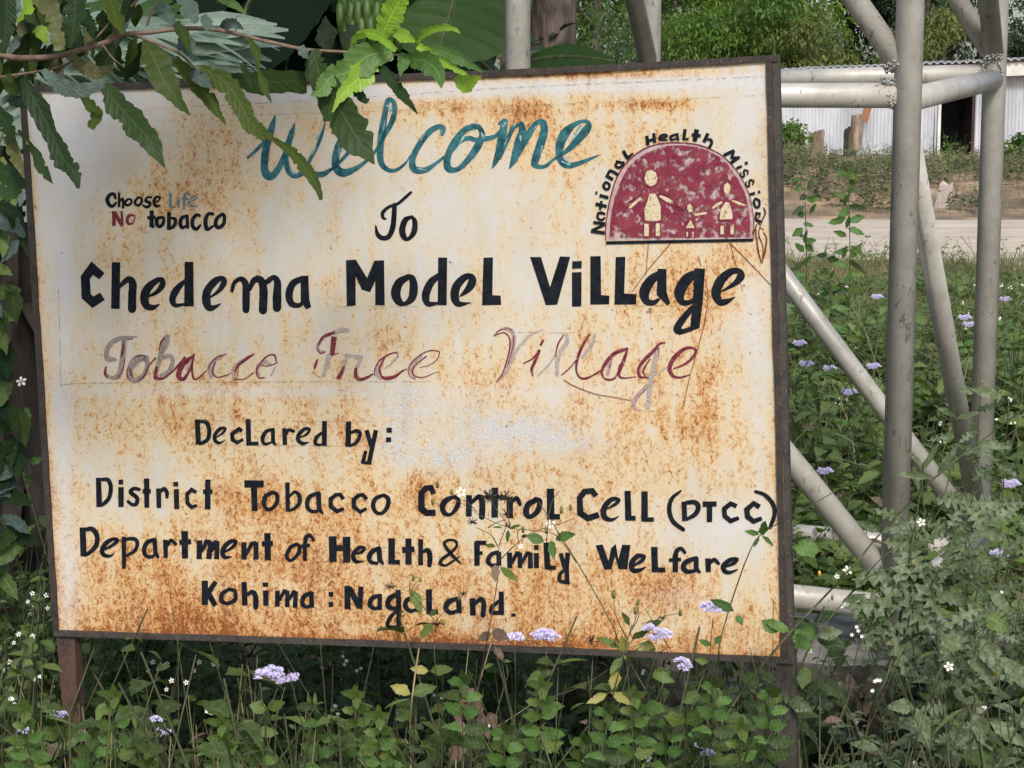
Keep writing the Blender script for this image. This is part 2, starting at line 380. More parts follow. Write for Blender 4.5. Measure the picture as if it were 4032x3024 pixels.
def stems(pos, vec, r, tint):
    """stems as thin tapered prisms: length in vec, radius r"""
    L = np.linalg.norm(vec, axis=1); V, Fq, U = T_stem; n = len(pos)
    d = vec/L[:, None]; a = np.cross(d, np.array([.3, .2, .93])); a /= np.linalg.norm(a, axis=1, keepdims=True); b = np.cross(d, a)
    X = pos[:, None, :] + V[None, :, 0:1]*r[:, None, None]*a[:, None, :] + V[None, :, 2:3]*r[:, None, None]*b[:, None, :] + V[None, :, 1:2]*vec[:, None, :]
    Fa = (Fq[None] + (np.arange(n)*len(V))[:, None, None]).reshape(-1, 4)
    return X.reshape(-1, 3), Fa, np.repeat(tint, len(V)), np.tile(U, (n, 1))
def leafpx(name, pts, D, m, parent, serr=.12, fold=.16, n=None, curl=.0, twist=0.0, tint=None, label=None, lob=False, chew=False):
    """a leaf whose midrib passes the photo pixels pts = [(x, y, width)], at distance D (or (D0, D1))"""
    D0, D1 = D if isinstance(D, tuple) else (D, D)
    A = crom(pts, 9 if len(pts) > 3 else 10); n = len(A)
    C = [P(a[0], a[1], D0 + (D1-D0)*i/(n-1)) for i, a in enumerate(A)]
    V = []; U = []; ph0 = random.uniform(0, 6); ph1 = random.uniform(0, 6); tin = tint if tint is not None else random.random()
    for i in range(n):
        tg = (C[min(i+1, n-1)] - C[max(i-1, 0)]).normalized()
        view = (C[i] - Vector((0, 0, CAMZ))).normalized()
        side = tg.cross(view).normalized(); nor = side.cross(tg).normalized()
        if nor.dot(view) > 0: nor = -nor
        an = twist*math.sin(i/(n-1)*math.pi*1.3)
        side, nor = side*math.cos(an) + nor*math.sin(an), nor*math.cos(an) - side*math.sin(an)
        wd = max(A[i][2], 1.5)/F*C[i].y*.5
        if lob:
            pat = (.32, .62, 1.0, 1.35, .8)[i % 5]; pat2 = (.32, .62, 1.0, 1.35, .8)[(i+1) % 5]
            j, j2 = pat*random.uniform(.85, 1.1), pat2*random.uniform(.85, 1.1)
        else:
            j = 1 + (serr if i % 2 else -serr)*.5 + .10*math.sin(i*.55+ph0) + .07*math.sin(i*1.7+ph1)
            j2 = 1 + (serr if i % 2 else -serr)*.5 + .10*math.sin(i*.5+ph1) + .07*math.sin(i*1.4+ph0)
            if chew and random.random() < .07: j *= random.uniform(.5, .8)
            if chew and random.random() < .07: j2 *= random.uniform(.5, .8)
        wob = math.sin(i*1.3)*.06*wd
        for u, jj in ((-1, j), (-.5, 1), (0, 0), (.5, 1), (1, j2)):
            V.append(C[i] + side*(u*wd*(jj if abs(u) == 1 else 1)) + nor*(fold*abs(u)*wd - curl*u*u*wd) + nor*wob*u); U.append((u, i/(n-1)))
    Fc = [(i*5+k, i*5+k+1, (i+1)*5+k+1, (i+1)*5+k) for i in range(n-1) for k in range(4)]
    o = mesh(name, V, Fc, m, parent, True, {'tint': [tin]*len(V)}, np.array(U))
    if label: o['label'] = label
    return o
LT_small = [leaf_template(4, .62, 0, .15, .25), leaf_template(4, .5, 0, .1, .45, .35)]
LT_ser = [leaf_template(9, .66, .13, .16, .28, .36), leaf_template(9, .56, .12, .12, .5, .38), leaf_template(8, .74, .1, .2, .15, .33)]
LT_lobe = [leaf_template(12, .62, 0, .1, .35, .5, lobes=1), leaf_template(12, .5, 0, .15, .2, .5, lobes=1)]
LT_lin = [leaf_template(4, .16, 0, .1, .35, .4), leaf_template(4, .12, 0, .1, .7, .4)]
LT_grass = [leaf_template(4, .035, 0, .1, .5, .3), leaf_template(4, .03, 0, .1, .9, .3)]
LT_tri = [leaf_template(3, .42, 0, .12, .3)]

# ------------------------------------------------------------------ ground
def gz(x, y):
    z = -0.45 + .45*sstep(5.5, 14.5, y)
    z = z + .38*sstep(23.6, 27.5, y)*(1-.6*sstep(29, 38, y))
    z = z + .05*np.sin(x*1.3+.5)*np.cos(y*.9)*sstep(2, 6, y)*(1-sstep(15, 17, y))
    z = z + (.10*np.sin(x*.55+1)+.05*np.sin(x*2.1))*sstep(24, 27, y)*(1-sstep(34, 38, y))
    return z
def grid(xs, ys, fz):
    X, Y = np.meshgrid(xs, ys); Z = fz(X, Y); V = np.stack([X, Y, Z], -1).reshape(-1, 3)
    nx = len(xs); i, j = np.meshgrid(np.arange(nx-1), np.arange(len(ys)-1)); b = (j*nx+i).ravel()
    return V, np.stack([b, b+1, b+nx+1, b+nx], 1)
V, Fq = grid(np.concatenate([[-600, -200, -60], np.linspace(-25, 40, 150), [80, 250, 600]]), np.concatenate([[-200, -40, -10], np.linspace(-4, 46, 160), [60, 120, 400, 1500]]), gz)
gm_, t, b = newmat('patchy_ground')
p = N(t, 'ShaderNodeNewGeometry').outputs['Position']; sx = N(t, 'ShaderNodeSeparateXYZ'); t.links.new(p, sx.inputs[0])
n1 = noise(t, p, 3, 6, .65); n2 = noise(t, p, .9, 5, .6)
near = ramp(t, n1.outputs[0], [(.35, (.028, .024, .014)), (.65, (.075, .06, .038))])
far = ramp(t, n2.outputs[0], [(.35, (.13, .105, .06)), (.48, (.25, .18, .11)), (.60, (.50, .33, .20))])
mr = N(t, 'ShaderNodeMapRange'); mr.inputs[1].default_value = 10; mr.inputs[2].default_value = 16; t.links.new(sx.outputs[1], mr.inputs[0])
t.links.new(mixc(t, mr.outputs[0], near.outputs[0], far.outputs[0]), b.inputs['Base Color']); b.inputs['Roughness'].default_value = .95
bump(t, b, n1.outputs[0], .8, .04)
tag(mesh('ground', V, Fq, gm_, None, True), kind='structure')
V, Fq = grid(np.linspace(-30, 45, 200), np.linspace(0, 1, 22), lambda X, Y: Y*0)
X = V[:, 0].copy(); tt = V[:, 1].copy()
y0 = 17.0 + .35*np.sin(X*.8) + .18*np.sin(X*2.3) - .05*X; y1 = 23.3 + .3*np.sin(X*.5+2)
V[:, 1] = y0 + (y1-y0)*tt; V[:, 2] = gz(V[:, 0], V[:, 1]) + .006 - .05*((tt < .01) | (tt > .99)) + .02*np.sin(V[:, 1]*3+np.sin(X))*tt*(1-tt)*4*.5 + .012
tag(mesh('dirt_road', V, Fq, M_road, None, True), kind='structure')

# ------------------------------------------------------------------ the sign
sign = empty('welcome_sign', S(1600, 2560, 0) * 1.0, 'large rusty white painted welcome board on iron legs standing in the weeds', 'sign board')
TLc, TRc, BRc, BLc = (80, 338), (3066, 215), (3127, 2612), (214, 2503)
def quad(s, t):
    x = (1-t)*((1-s)*TLc[0]+s*TRc[0]) + t*((1-s)*BLc[0]+s*BRc[0])
    y = (1-t)*((1-s)*TLc[1]+s*TRc[1]) + t*((1-s)*BLc[1]+s*BRc[1])
    y += (1-t)*15*np.sin(np.pi*s**1.2) + t*-6*np.sin(np.pi*s)
    return x, y
NXg, NYg = 260, 200
s_, t_ = np.meshgrid(np.linspace(.004, .994, NXg), np.linspace(.006, .994, NYg)); s_ = s_.ravel(); t_ = t_.ravel()
px, py = quad(s_, t_)
V = [S(a, c, 0) for a, c in zip(px, py)]
i, j = np.meshgrid(np.arange(NXg-1), np.arange(NYg-1)); bq = (j*NXg+i).ravel(); Fq = np.stack([bq, bq+NXg, bq+NXg+1, bq+1], 1)
ox, oy = px/K, py/K
def blob(L):
    r = np.zeros(len(ox))
    for x, y, rx, ry, a in L: r += a*np.exp(-((ox-x)/rx)**2-((oy-y)/ry)**2)
    return r
rust = .325 + .09*sstep(500, 950, oy) + .14*sstep(950, 1380, oy) + .07*sstep(300, 1500, ox)
rust += blob([(1420, 226, 90, 14, .5), (1000, 232, 330, 20, .16), (1300, 300, 230, 60, .12), (700, 268, 40, 25, .3), (1130, 248, 50, 30, .35), (980, 162, 520, 9, .45), (520, 182, 180, 9, .4),
  (1500, 620, 130, 90, .22), (1520, 800, 50, 170, .16), (1440, 650, 120, 50, .12), (370, 440, 150, 60, .22), (430, 330, 140, 110, .24), (240, 545, 50, 50, .2), (520, 640, 60, 90, .12),
  (300, 900, 150, 60, .10), (600, 900, 250, 90, .14), (330, 1270, 220, 110, .2), (560, 1090, 130, 60, .2), (640, 1170, 110, 80, .22), (860, 1080, 160, 60, .15), (860, 1300, 260, 90, .12), (430, 1350, 300, 40, .25), (1000, 1390, 500, 22, .3), (1600, 560, 60, 40, .15), (380, 600, 40, 60, .12),
  (1340, 970, 80, 40, .12), (1430, 1260, 120, 50, .14), (1600, 1040, 60, 50, .10), (1390, 480, 60, 70, .12),
  (1500, 1190, 160, 70, -.16), (1600, 1120, 120, 120, -.14), (1560, 1340, 110, 70, -.08), (200, 260, 200, 110, -.22), (130, 420, 60, 180, -.16), (900, 450, 260, 80, -.12), (620, 470, 90, 60, -.1), (1000, 600, 180, 60, -.05), (240, 1110, 60, 40, -.15), (1560, 300, 80, 120, -.12), (1600, 800, 40, 200, -.06), (860, 560, 300, 40, -.05)])
dl = np.minimum.reduce([s_, 1-s_, t_, 1-t_])
rust += .30*np.exp(-(dl/.012)**2)
yc = 212 - (ox-500)*.034
white = .85*np.exp(-((oy-yc)/17)**4)*sstep(420, 560, ox)
white += blob([(137, 900, 22, 260, .75), (150, 1250, 22, 130, .6), (115, 560, 30, 200, .3), (1632, 230, 38, 80, .8), (1625, 690, 26, 75, .75), (1640, 900, 14, 220, .4), (500, 846, 360, 11, .5), (1150, 845, 200, 14, .35), (990, 745, 7, 48, .8), (220, 240, 130, 60, .5), (700, 200, 60, 20, .3), (1180, 560, 60, 50, .25), (1600, 1120, 90, 50, .25), (175, 330, 60, 90, .3), (560, 330, 50, 40, .2), (1900, 0, 1, 1, 0), (1450, 1135, 120, 40, .3), (1480, 1290, 90, 22, .2)])
plaster = blob([(880, 875, 60, 55, .9), (960, 985, 90, 32, 1.0), (850, 960, 30, 50, .8), (1060, 925, 90, 38, .9), (1170, 935, 90, 40, .75), (1240, 960, 80, 18, .6), (700, 848, 120, 10, .4), (1000, 880, 60, 30, .4)])
uvs = np.stack([s_*1.62, (1-t_)*1.2], 1)
panel = mesh('panel', V, Fq, M_panel, sign, False, {'rust': rust, 'white': np.clip(white, 0, 1), 'plaster': np.clip(plaster, 0, 1)}, uvs)
mesh('panel_back', [S(*quad(a, c), -.0015) for a, c in ((.004, .006), (.994, .006), (.994, .994), (.004, .994))], [(0, 1, 2, 3)], M_frameb, sign)

def bar(name, path, wpx, m, z0, z1, label=None):
    """frame bar: path = outer edge pixels, wpx = inward pixel offset vector per point"""
    V = []
    for (x, y), (dx, dy) in zip(path, wpx):
        V += [S(x, y, z0), S(x, y, z1), S(x+dx, y+dy, z1), S(x+dx, y+dy, z0)]
    n = len(path); Fc = [(i*4+k, i*4+(k+1) % 4, (i+1)*4+(k+1) % 4, (i+1)*4+k) for i in range(n-1) for k in range(4)]
    Fc += [(0, 1, 2, 3), ((n-1)*4+3, (n-1)*4+2, (n-1)*4+1, (n-1)*4)]
    o = mesh(name, V, Fc, m, sign)
    if label: o['label'] = label
rw = lambda a: a + random.uniform(-1.6, 1.6)
ss = np.linspace(0, 1, 30)
pt = [quad(s, 0) for s in ss]; bar('frame_bar', pt, [(0, rw(26)) for _ in ss], M_frame, -.022, .006, 'black top bar of the frame, slightly bowed')
pt = [quad(s, 1) for s in ss]; bar('frame_bar', pt, [(0, -rw(24)) for _ in ss], M_frameb, -.022, .005, 'grey brown bottom bar of the frame')
pt = [quad(0, s) for s in np.linspace(.012, .99, 26)]; bar('frame_bar', pt, [(rw(22), 0) for _ in pt], M_frame, -.023, .0065, 'black left bar of the frame')
pt = [quad(.9915, s) for s in np.linspace(.012, .99, 26)]; bar('frame_bar', pt, [(-rw(24), 0) for _ in pt], M_frame, -.023, .0065, 'black right bar of the frame')
pt = [quad(1.0, s) for s in np.linspace(.0, 1.0, 26)]; bar('frame_bar', pt, [(-rw(24), 0) for _ in pt], M_frameb, -.024, .002, 'brown rusted outer flange at the right edge')
def leg(path, m, lab):
    V = []
    for x0, x1, y in path:
        for a, z in ((x0, .001), (x1, .001), (x1, -.032), (x0, -.032)): V.append(S(a, y, z-.004))
    n = len(path); Fc = [(i*4+k, i*4+(k+1) % 4, (i+1)*4+(k+1) % 4, (i+1)*4+k) for i in range(n-1) for k in range(4)] + [(0, 1, 2, 3)]
    o = mesh('leg', V, Fc, m, sign); o['label'] = lab
leg([(219, 290, 2500), (236, 298, 2700), (253, 308, 2911), (268, 322, 3200), (285, 335, 3560)], M_leg, 'reddish left leg')
leg([(3056, 3129, 2600), (3060, 3134, 2900), (3063, 3137, 3200), (3068, 3140, 3560)], M_frameb, 'dark brown right leg')

# ---- lettering: strokes traced on the board; z rises per stroke so that no two lie in one plane
ZI = [0]
class Ink:
    def __init__(s): s.V = []; s.F = []; s.R = []; s.last = (0, 0)
    def mark(s): s.R.append((s.last[0], len(s.V), s.last[1], len(s.F))); s.last = (len(s.V), len(s.F))
    def z(s): ZI[0] += 1; return .0006 + ZI[0]*.000004
    def stroke(s, pts, smooth, fr):
        ox_, oy_, k = fr; A = np.array(pts, float); A[:, :2] = A[:, :2]*k + [ox_, oy_]; A[:, 2] *= k
        if smooth and len(A) > 2: A = crom(A, 6)
        n = len(A); z = s.z(); b = len(s.V)
        for i in range(n):
            d0 = A[i, :2]-A[i-1, :2] if i else A[1, :2]-A[0, :2]; d1 = A[i+1, :2]-A[i, :2] if i < n-1 else d0
            d0 = d0/(np.hypot(*d0)+1e-9); d1 = d1/(np.hypot(*d1)+1e-9); m = d0+d1; m /= (np.hypot(*m)+1e-9)
            c = max(.5, abs(m.dot(d0))); nrm = np.array([-m[1], m[0]])*max(A[i, 2], .6)*.5/c
            j = nrm*(1+random.uniform(-.03, .03)); p = A[i, :2]
            s.V += [S(*(p+j), z), S(*(p-j), z)]
        s.F += [(b+2*i, b+2*i+1, b+2*i+3, b+2*i+2) for i in range(n-1)]
        if smooth:                            # rounded brush ends
            for e, q in ((0, 1), (n-1, n-2)):
                if A[e, 2] > 5:
                    d = A[e, :2]-A[q, :2]; d /= np.hypot(*d)+1e-9; o = len(s.V); r = A[e, 2]*.5
                    an = math.atan2(d[1], d[0]); s.V.append(S(*A[e, :2], z+.000002))
                    for k2 in range(7):
                        th = an - math.pi/2 + math.pi*k2/6; s.V.append(S(A[e, 0]+r*math.cos(th)*.97, A[e, 1]+r*math.sin(th)*.97, z+.000002))
                    s.F += [(o, o+1+k2, o+2+k2) for k2 in range(6)]
    def poly(s, pts, fr):
        ox_, oy_, k = fr; A = [(x*k+ox_, y*k+oy_) for x, y in pts]; z = s.z(); b = len(s.V)
        tr = tessellate_polygon([[Vector((x, y, 0)) for x, y in A]])
        s.V += [S(x, y, z) for x, y in A]; s.F += [tuple(b+i for i in q) for q in tr]
    def text(s, fr, spec):
        for ln in spec.replace('\n', ';').split(';'):
            ln = ln.split()
            if not ln: continue
            P_ = []; w = 30.0
            for q in ln[1:]:
                v = [float(e) for e in q.split(',')]
                if len(v) > 2: w = v[2]
                P_.append((v[0], v[1], w))
            if len(P_) < 2: continue
            if ln[0] == 'P': s.poly([(a, c) for a, c, _ in P_], fr)
            else: s.stroke(P_, ln[0] == 'S', fr)
            s.mark()
        return s
    def make(s, name, m, label, parent=None, words=None):
        """one object per word: strokes closer than half their size belong together"""
        if len(s.V) > s.last[0]: s.mark()
        U = Vector((-SN.y, SN.x, 0)); n = len(s.R)
        B = []
        for v0, v1, *_ in s.R:
            q = [(v.dot(U), v.z) for v in s.V[v0:v1]]; B.append((min(a for a, _ in q), max(a for a, _ in q), min(c for _, c in q), max(c for _, c in q)))
        g = list(range(n))
        def root(i):
            while g[i] != i: i = g[i]
            return i
        for i in range(n):
            for j in range(i+1, n):
                a, c = B[i], B[j]; dx = max(0, a[0]-c[1], c[0]-a[1]); dz = max(0, a[2]-c[3], c[2]-a[3])
                if math.hypot(dx, dz) < .5*max(a[1]-a[0], a[3]-a[2], c[1]-c[0], c[3]-c[2]): g[root(j)] = root(i)
        G = {}
        for i in range(n): G.setdefault(root(i), []).append(i)
        groups = sorted(G.values(), key=lambda L: min(B[i][0] for i in L)); out = None
        for gi, L in enumerate(groups):
            V = []; Fc = []
            for i in sorted(L):
                v0, v1, f0, f1 = s.R[i]; k = len(V)-v0; V += s.V[v0:v1]; Fc += [tuple(a+k for a in f) for f in s.F[f0:f1]]
            out = mesh(name, V, Fc, m, parent or panel)
            if len(groups) == 1: out['label'] = label
            elif words and len(words) == len(groups): out['label'] = words[gi]
        if words and len(words) != len(groups): print('WORDS', label, len(groups), len(words))
        return out
F1=(900,300,.49729); F2=(1800,350,.31646); F3=(2250,450,.39189); F4=(280,700,.31646); F5=(250,950,.47468); F6=(1300,950,.33906); F7=(2000,950,.47468)
F8=(350,1250,.40687); F9=(1150,1250,.33906); F10=(1850,1250,.45208); F11=(700,1600,.45208); F12=(300,1850,.40687); F13=(1100,1850,.40687); F14=(1900,1850,.5651); F15=(700,2220,.65552)
w = Ink().text(F1, '''S 155,645,20 220,585,26 280,525,28 340,470,30
S 368,315,14 345,400,50 315,500,58 290,620,60 285,720,62 300,775,66 335,795,58 390,740,50 440,640,44 480,520,46 505,440,38 525,370,8
S 505,430,40 470,540,45 455,660,45 480,750,50 530,788,44 600,750,44 650,650,30 700,560,28 740,460,26 770,345,8
S 610,740,40 690,775,44 750,775,46 800,745,30 830,725,18
S 825,740,12 900,660,26 960,590,32 1000,520,38 975,480,36 900,500,56 855,610,58 850,715,62 905,765,66 1000,735,42 1080,680,28 1150,610,24 1200,545,30
S 1185,580,20 1235,470,34 1290,370,42 1318,260,40 1300,195,36 1262,195,40 1238,300,46 1215,450,58 1200,590,55 1212,690,48 1265,742,36 1330,742,28 1400,690,18 1445,620,8
S 1690,455,36 1700,412,42 1655,402,42 1580,450,48 1500,560,48 1455,670,50 1475,738,56 1560,742,46 1640,692,28 1720,630,20
S 1960,400,40 1880,420,50 1790,520,54 1735,640,54 1740,728,58 1810,738,38 1890,670,48 1970,560,60 2008,470,48 1985,405,40 1930,392,40
S 1765,600,22 1830,520,34 1900,490,38 1960,505,38 2040,495,38 2100,480,34''')
w.text(F2, '''S 340,620,66 430,608,56 505,565,50 555,500,44
S 590,410,90 580,480,92 560,600,108 520,780,88 480,900,66 430,1000,6
S 505,440,14 540,425,50 590,410,60
S 530,860,44 600,700,54 660,560,58 700,480,60 750,450,50
S 800,440,72 812,520,96 780,640,110 740,780,106 700,900,76 645,1000,6
S 770,820,36 860,620,84 930,500,80 1000,415,60 1065,420,84 1085,520,98 1035,700,106 980,860,98 965,935,86 1020,968,56 1100,960,46 1200,880,36 1340,790,54 1480,660,86 1600,520,104 1640,440,66 1580,400,46 1450,450,66 1340,560,120 1280,700,108 1275,850,84 1330,930,90 1420,950,74 1560,910,52 1680,860,34 1775,820,4''')
w.make('lettering', M_teal, 'teal brushed script reading Welcome')
w = Ink().text(F1, '''S 1255,230,10 1280,250,26 1290,300,14
S 1240,350,6 1225,430,10
S 890,600,8 930,560,14 950,540,6
S 880,560,5 870,640,8
S 700,500,16 730,430,16
S 660,620,12 690,560,12
S 480,700,10 510,760,14 550,770,10
S 330,700,8 370,690,8
S 1560,440,6 1520,510,10
S 1500,730,6 1570,745,10
S 1800,590,8 1860,480,12
S 1935,420,4 1960,440,8
S 1690,430,6 1670,470,8
S 1640,590,4''')
w.text(F2, '''S 20,700,10 80,600,26
S 300,540,14 330,600,22
S 570,470,20 600,430,34
S 700,470,14 730,440,20
S 790,590,30 790,640,20
S 1300,900,14 1400,940,24 1340,840,10
S 1360,850,10 1440,930,14
S 990,460,16 950,500,12
S 1400,680,14 1450,600,30 1520,480,34 1545,455,20
S 620,620,14 590,700,10
S 1040,860,14 1060,700,10''')
w.make('brush_highlight', M_tealhi, 'pale bristle streaks inside the teal script')
Ink().text(F1, '''S 1245,1130,16 1225,1120,26 1222,1080,30 1270,1035,26 1340,1010,24 1400,960,26 1445,920,22
S 1315,1020,38 1310,1120,42 1300,1200,44 1270,1268,40 1220,1282,38 1180,1250,34 1165,1180,10
S 1455,1110,20 1400,1140,45 1375,1220,52 1395,1280,44 1430,1285,30 1470,1230,46 1475,1150,40 1450,1110,22''').make('lettering', M_black, 'black word To')
w = Ink().text(F4, '''S 555,255,32 535,205,44 490,208,44 452,270,52 480,340,48 522,350,42 562,312,30
L 598,185,32 598,365,36
S 610,290,24 640,262,34 650,300,36 648,370,34
S 705,268,30 672,310,34 700,342,34 745,320,32 750,275,30 710,264,28
S 840,240,30 795,300,36 825,342,34 872,320,34 880,260,34 838,241,28
S 1000,240,28 950,245,30 930,285,38 980,312,42 978,345,38 940,365,38 900,345,28
S 1035,302,20 1080,290,24 1108,248,26 1070,236,32 1035,280,40 1042,335,44 1080,355,34 1115,338,10
L 1005,405,54 1003,615,56
L 950,500,44 1052,490,44
L 1000,608,44 1040,602,36
S 1130,490,38 1075,510,48 1070,580,52 1110,605,44 1150,560,44 1150,500,40 1120,490,36
L 1220,425,48 1218,650,50
S 1235,500,28 1290,512,48 1300,560,48 1270,610,46 1225,638,28
S 1440,470,34 1380,500,48 1360,560,52 1380,620,44 1430,600,34
L 1445,460,44 1450,632,44
S 1600,470,38 1560,463,42 1515,520,50 1515,600,50 1560,638,46 1610,590,30
S 1765,450,42 1710,450,44 1675,520,54 1680,610,54 1702,640,46 1770,600,30
S 1890,450,44 1820,500,48 1800,580,52 1840,620,48 1900,570,48 1908,480,44 1880,450,40''')
w.make('lettering', M_black, 'small black words Choose and tobacco', words=['black word Choose', 'black word tobacco'])
Ink().text(F4, '''L 1240,190,40 1238,372,40
L 1235,366,28 1302,366,26
L 1340,240,36 1335,372,34
L 1325,200,24 1350,198,24
S 1475,210,26 1440,186,32 1415,230,38 1405,380,38
L 1375,266,28 1460,260,28
S 1460,305,16 1540,272,20 1578,240,18 1520,240,28 1470,280,34 1475,335,34 1520,357,28 1575,342,12''').make('lettering', M_tealf, 'faded teal word Life')
Ink().text(F4, '''L 535,600,42 535,415,56
L 540,425,52 640,605,44
L 640,595,34 630,412,32
S 795,470,22 730,465,38 700,520,42 715,570,34 770,560,20 800,490,16''').make('lettering', M_maroon, 'worn maroon word No')
w = Ink().text(F5, '''L 320,290,70 240,222,76 182,300,76 190,455,76 246,505,80 325,455,74
L 437,173,70 432,560,72
S 470,370,34 540,315,50 575,350,64 572,440,68 570,562,70
S 695,462,14 770,425,34 818,370,50 822,322,40 775,325,48 700,390,68 672,470,74 692,535,60 745,548,44 800,520,6
L 1043,170,72 1042,540,80
S 1015,320,26 940,400,58 905,480,54 930,530,38 1005,522,22
S 1210,470,12 1285,415,32 1332,345,50 1320,306,38 1260,330,58 1195,410,68 1187,500,70 1212,552,56 1255,545,36 1310,515,6
S 1400,410,28 1418,345,34 1470,312,42 1510,350,56 1516,450,64 1515,568,60
S 1545,400,30 1580,325,50 1635,318,58 1660,400,70 1656,572,70
S 1690,335,46 1745,300,44 1776,340,58 1773,440,70 1772,552,72
S 1985,308,46 1905,350,58 1872,440,62 1892,515,54 1950,532,40 1990,505,26
L 2000,285,66 2005,490,74 2035,555,46''')
w.text(F6, '''P 185,220 300,212 430,425 515,225 628,220 635,745 525,740 525,460 465,590 365,560 360,540 298,410 298,745 195,755
S 905,415,66 805,480,98 762,600,110 800,700,88 870,725,50 950,660,88 972,540,98 955,435,80 905,408,60
L 1308,188,108 1302,742,104
S 1262,400,66 1170,480,88 1112,620,94 1132,720,68 1210,725,46 1278,712,16
S 1508,640,16 1600,560,76 1652,470,96 1640,408,66 1560,420,78 1470,520,98 1447,640,98 1482,720,78 1550,727,46 1640,710,4
P 1782,190 1892,186 1885,625 1982,630 1988,738 1765,742''')
w.text(F7, '''P 185,130 275,130 350,380 432,125 518,128 410,525 315,530
P 532,258 612,254 610,540 532,542
P 535,166 614,162 612,225 532,228
P 684,124 770,122 774,445 842,450 840,522 684,525
P 895,130 975,128 965,432 1068,438 1064,524 884,525
S 1280,258,50 1190,320,78 1133,420,88 1152,498,60 1210,508,44 1250,482,26
L 1280,228,76 1275,430,80 1335,522,34
S 1600,258,60 1490,310,88 1425,420,90 1442,500,54 1500,508,42 1540,480,26
L 1592,225,88 1577,480,84 1552,710,76
S 1560,520,36 1500,585,50 1430,675,60 1405,730,66 1445,748,44 1575,705,36
S 1775,415,12 1880,352,42 1932,292,66 1918,248,48 1850,252,58 1770,320,78 1727,420,80 1752,498,60 1805,502,50 1890,460,4''')
w.make('lettering', M_black, 'large black words Chedema Model Village', words=['black word Chedema', 'black word Model', 'black word Village'])
w = Ink().text(F8, '''S 255,405,36 190,400,56 172,350,48 200,265,48 280,210,46 380,192,34 470,185,10
S 345,220,44 335,330,54 320,450,56 290,560,54 220,582,36 170,550,32 160,500,20
S 560,390,50 465,405,84 400,500,64 412,590,54 470,602,50 540,545,46 570,450,46 540,388,50
S 640,560,30 680,440,44 700,320,44 735,205,46 770,188,34 755,270,34 700,350,36
S 680,400,40 780,372,44 812,420,44 782,510,44 700,560,34''')
w.make('lettering', M_grey, 'warm grey letters of the faded script word Tobacco')
w = Ink().text(F8, '''S 1185,565,50 1172,480,44 1230,410,36 1300,370,22
S 1412,575,44 1402,510,44 1460,440,40 1560,370,22
S 1650,560,24 1640,490,24 1700,430,40 1760,455,24
S 1805,480,14 1765,560,18
S 950,500,30 990,420,30''')
w.text(F9, '''S 385,392,20 320,392,34 302,325,44 360,250,30
S 1010,560,44 992,650,54 1035,712,36
S 1500,440,46 1412,530,50 1382,620,50 1425,690,34
S 1080,590,8 1170,520,22 1228,440,24 1200,402,20''')
w.text(F10, '''S 215,155,14 270,102,20 340,102,38 382,150,36 372,260,44 340,380,40 302,480,38 240,555,16
S 1220,400,36 1200,490,36
S 1550,580,20 1480,660,34 1430,740,42 1440,800,22 1500,805,8
S 1490,430,26 1480,490,20''')
w.make('lettering', M_pink, 'faded pink parts of the script Tobacco Free Village')
w = Ink().text(F9, '''S 480,180,50 560,152,56 645,150,56
S 430,450,64 400,560,56 365,680,42
S 250,620,16 280,670,18 330,690,18
S 630,440,46 720,450,38 800,462,62
S 640,460,26 605,560,42 580,650,40
S 795,480,44 762,570,44''')
w.text(F10, '''S 330,480,22 380,340,26 450,230,24 530,150,22 635,108,12
S 600,500,16 680,420,18 740,340,22
S 845,150,28 850,210,36 790,300,38 762,400,38 760,500,34
S 1090,150,26 1060,240,34 980,350,24
S 1640,245,36 1620,360,46 1590,480,46 1570,600,46 1550,785,44
S 1600,510,16 1720,430,12''')
w.make('lettering', M_pale, 'almost vanished pale strokes of the script Free Village')
w = Ink().text(F8, '''S 335,225,12 335,300,24 318,380,20
S 372,212,12 430,205,8
S 168,480,18 158,545,24 185,588,10
S 352,390,8 330,500,12 280,592,10
S 440,392,10 500,366,14 560,380,12
S 400,490,14 408,540,20 432,580,10
S 385,470,8 372,560,12 400,612,8
S 470,622,10 540,560,16 580,470,14 650,390,14
S 735,200,16 700,240,18 680,320,12
S 655,480,24 650,580,44 720,588,22 800,530,18 870,460,22 930,385,22
S 1010,375,24 940,425,46 885,500,52 872,575,48 922,592,34 980,500,20 1010,405,18
S 1018,358,20 1000,470,20 1010,575,22 1040,597,14 1100,550,12 1140,510,10
S 1332,355,12 1250,378,14 1180,440,12 1150,510,6
S 1225,430,14 1200,520,16 1240,577,12 1310,565,12 1375,540,8
S 1602,352,12 1540,390,26 1450,460,26 1412,530,12
S 1450,480,8 1440,560,8
S 1410,592,8 1500,597,10 1600,530,10
S 1700,582,14 1642,578,14 1625,500,18 1670,430,18 1740,366,14 1800,366,18 1815,430,12
S 1660,462,8 1740,467,10 1832,435,8''')
w.text(F9, '''S 300,330,10 350,240,30 420,200,40 490,175,26
L 492,220,68 465,435,54
S 460,440,16 540,410,12
S 285,350,8 330,415,12 390,400,10
S 295,490,22 278,540,34 262,590,20
S 612,560,14 570,650,46 545,695,50
S 742,595,36 745,680,48 800,718,40 880,692,30 940,655,16
S 1232,402,12 1140,422,18 1020,500,20 965,600,14 960,680,8
S 1100,430,12 1050,520,22 1020,600,30 1042,680,24 1100,706,44 1200,682,36 1280,622,20 1340,595,10
S 1232,410,8 1235,470,8
S 1722,400,10 1640,380,12 1530,410,14 1400,510,14 1352,600,10 1370,680,8 1440,716,8
S 1560,450,16 1450,540,14 1400,620,18 1430,680,14 1530,692,12 1640,650,8 1710,625,3
S 1715,400,10 1690,480,12 1600,550,8 1480,580,6''')
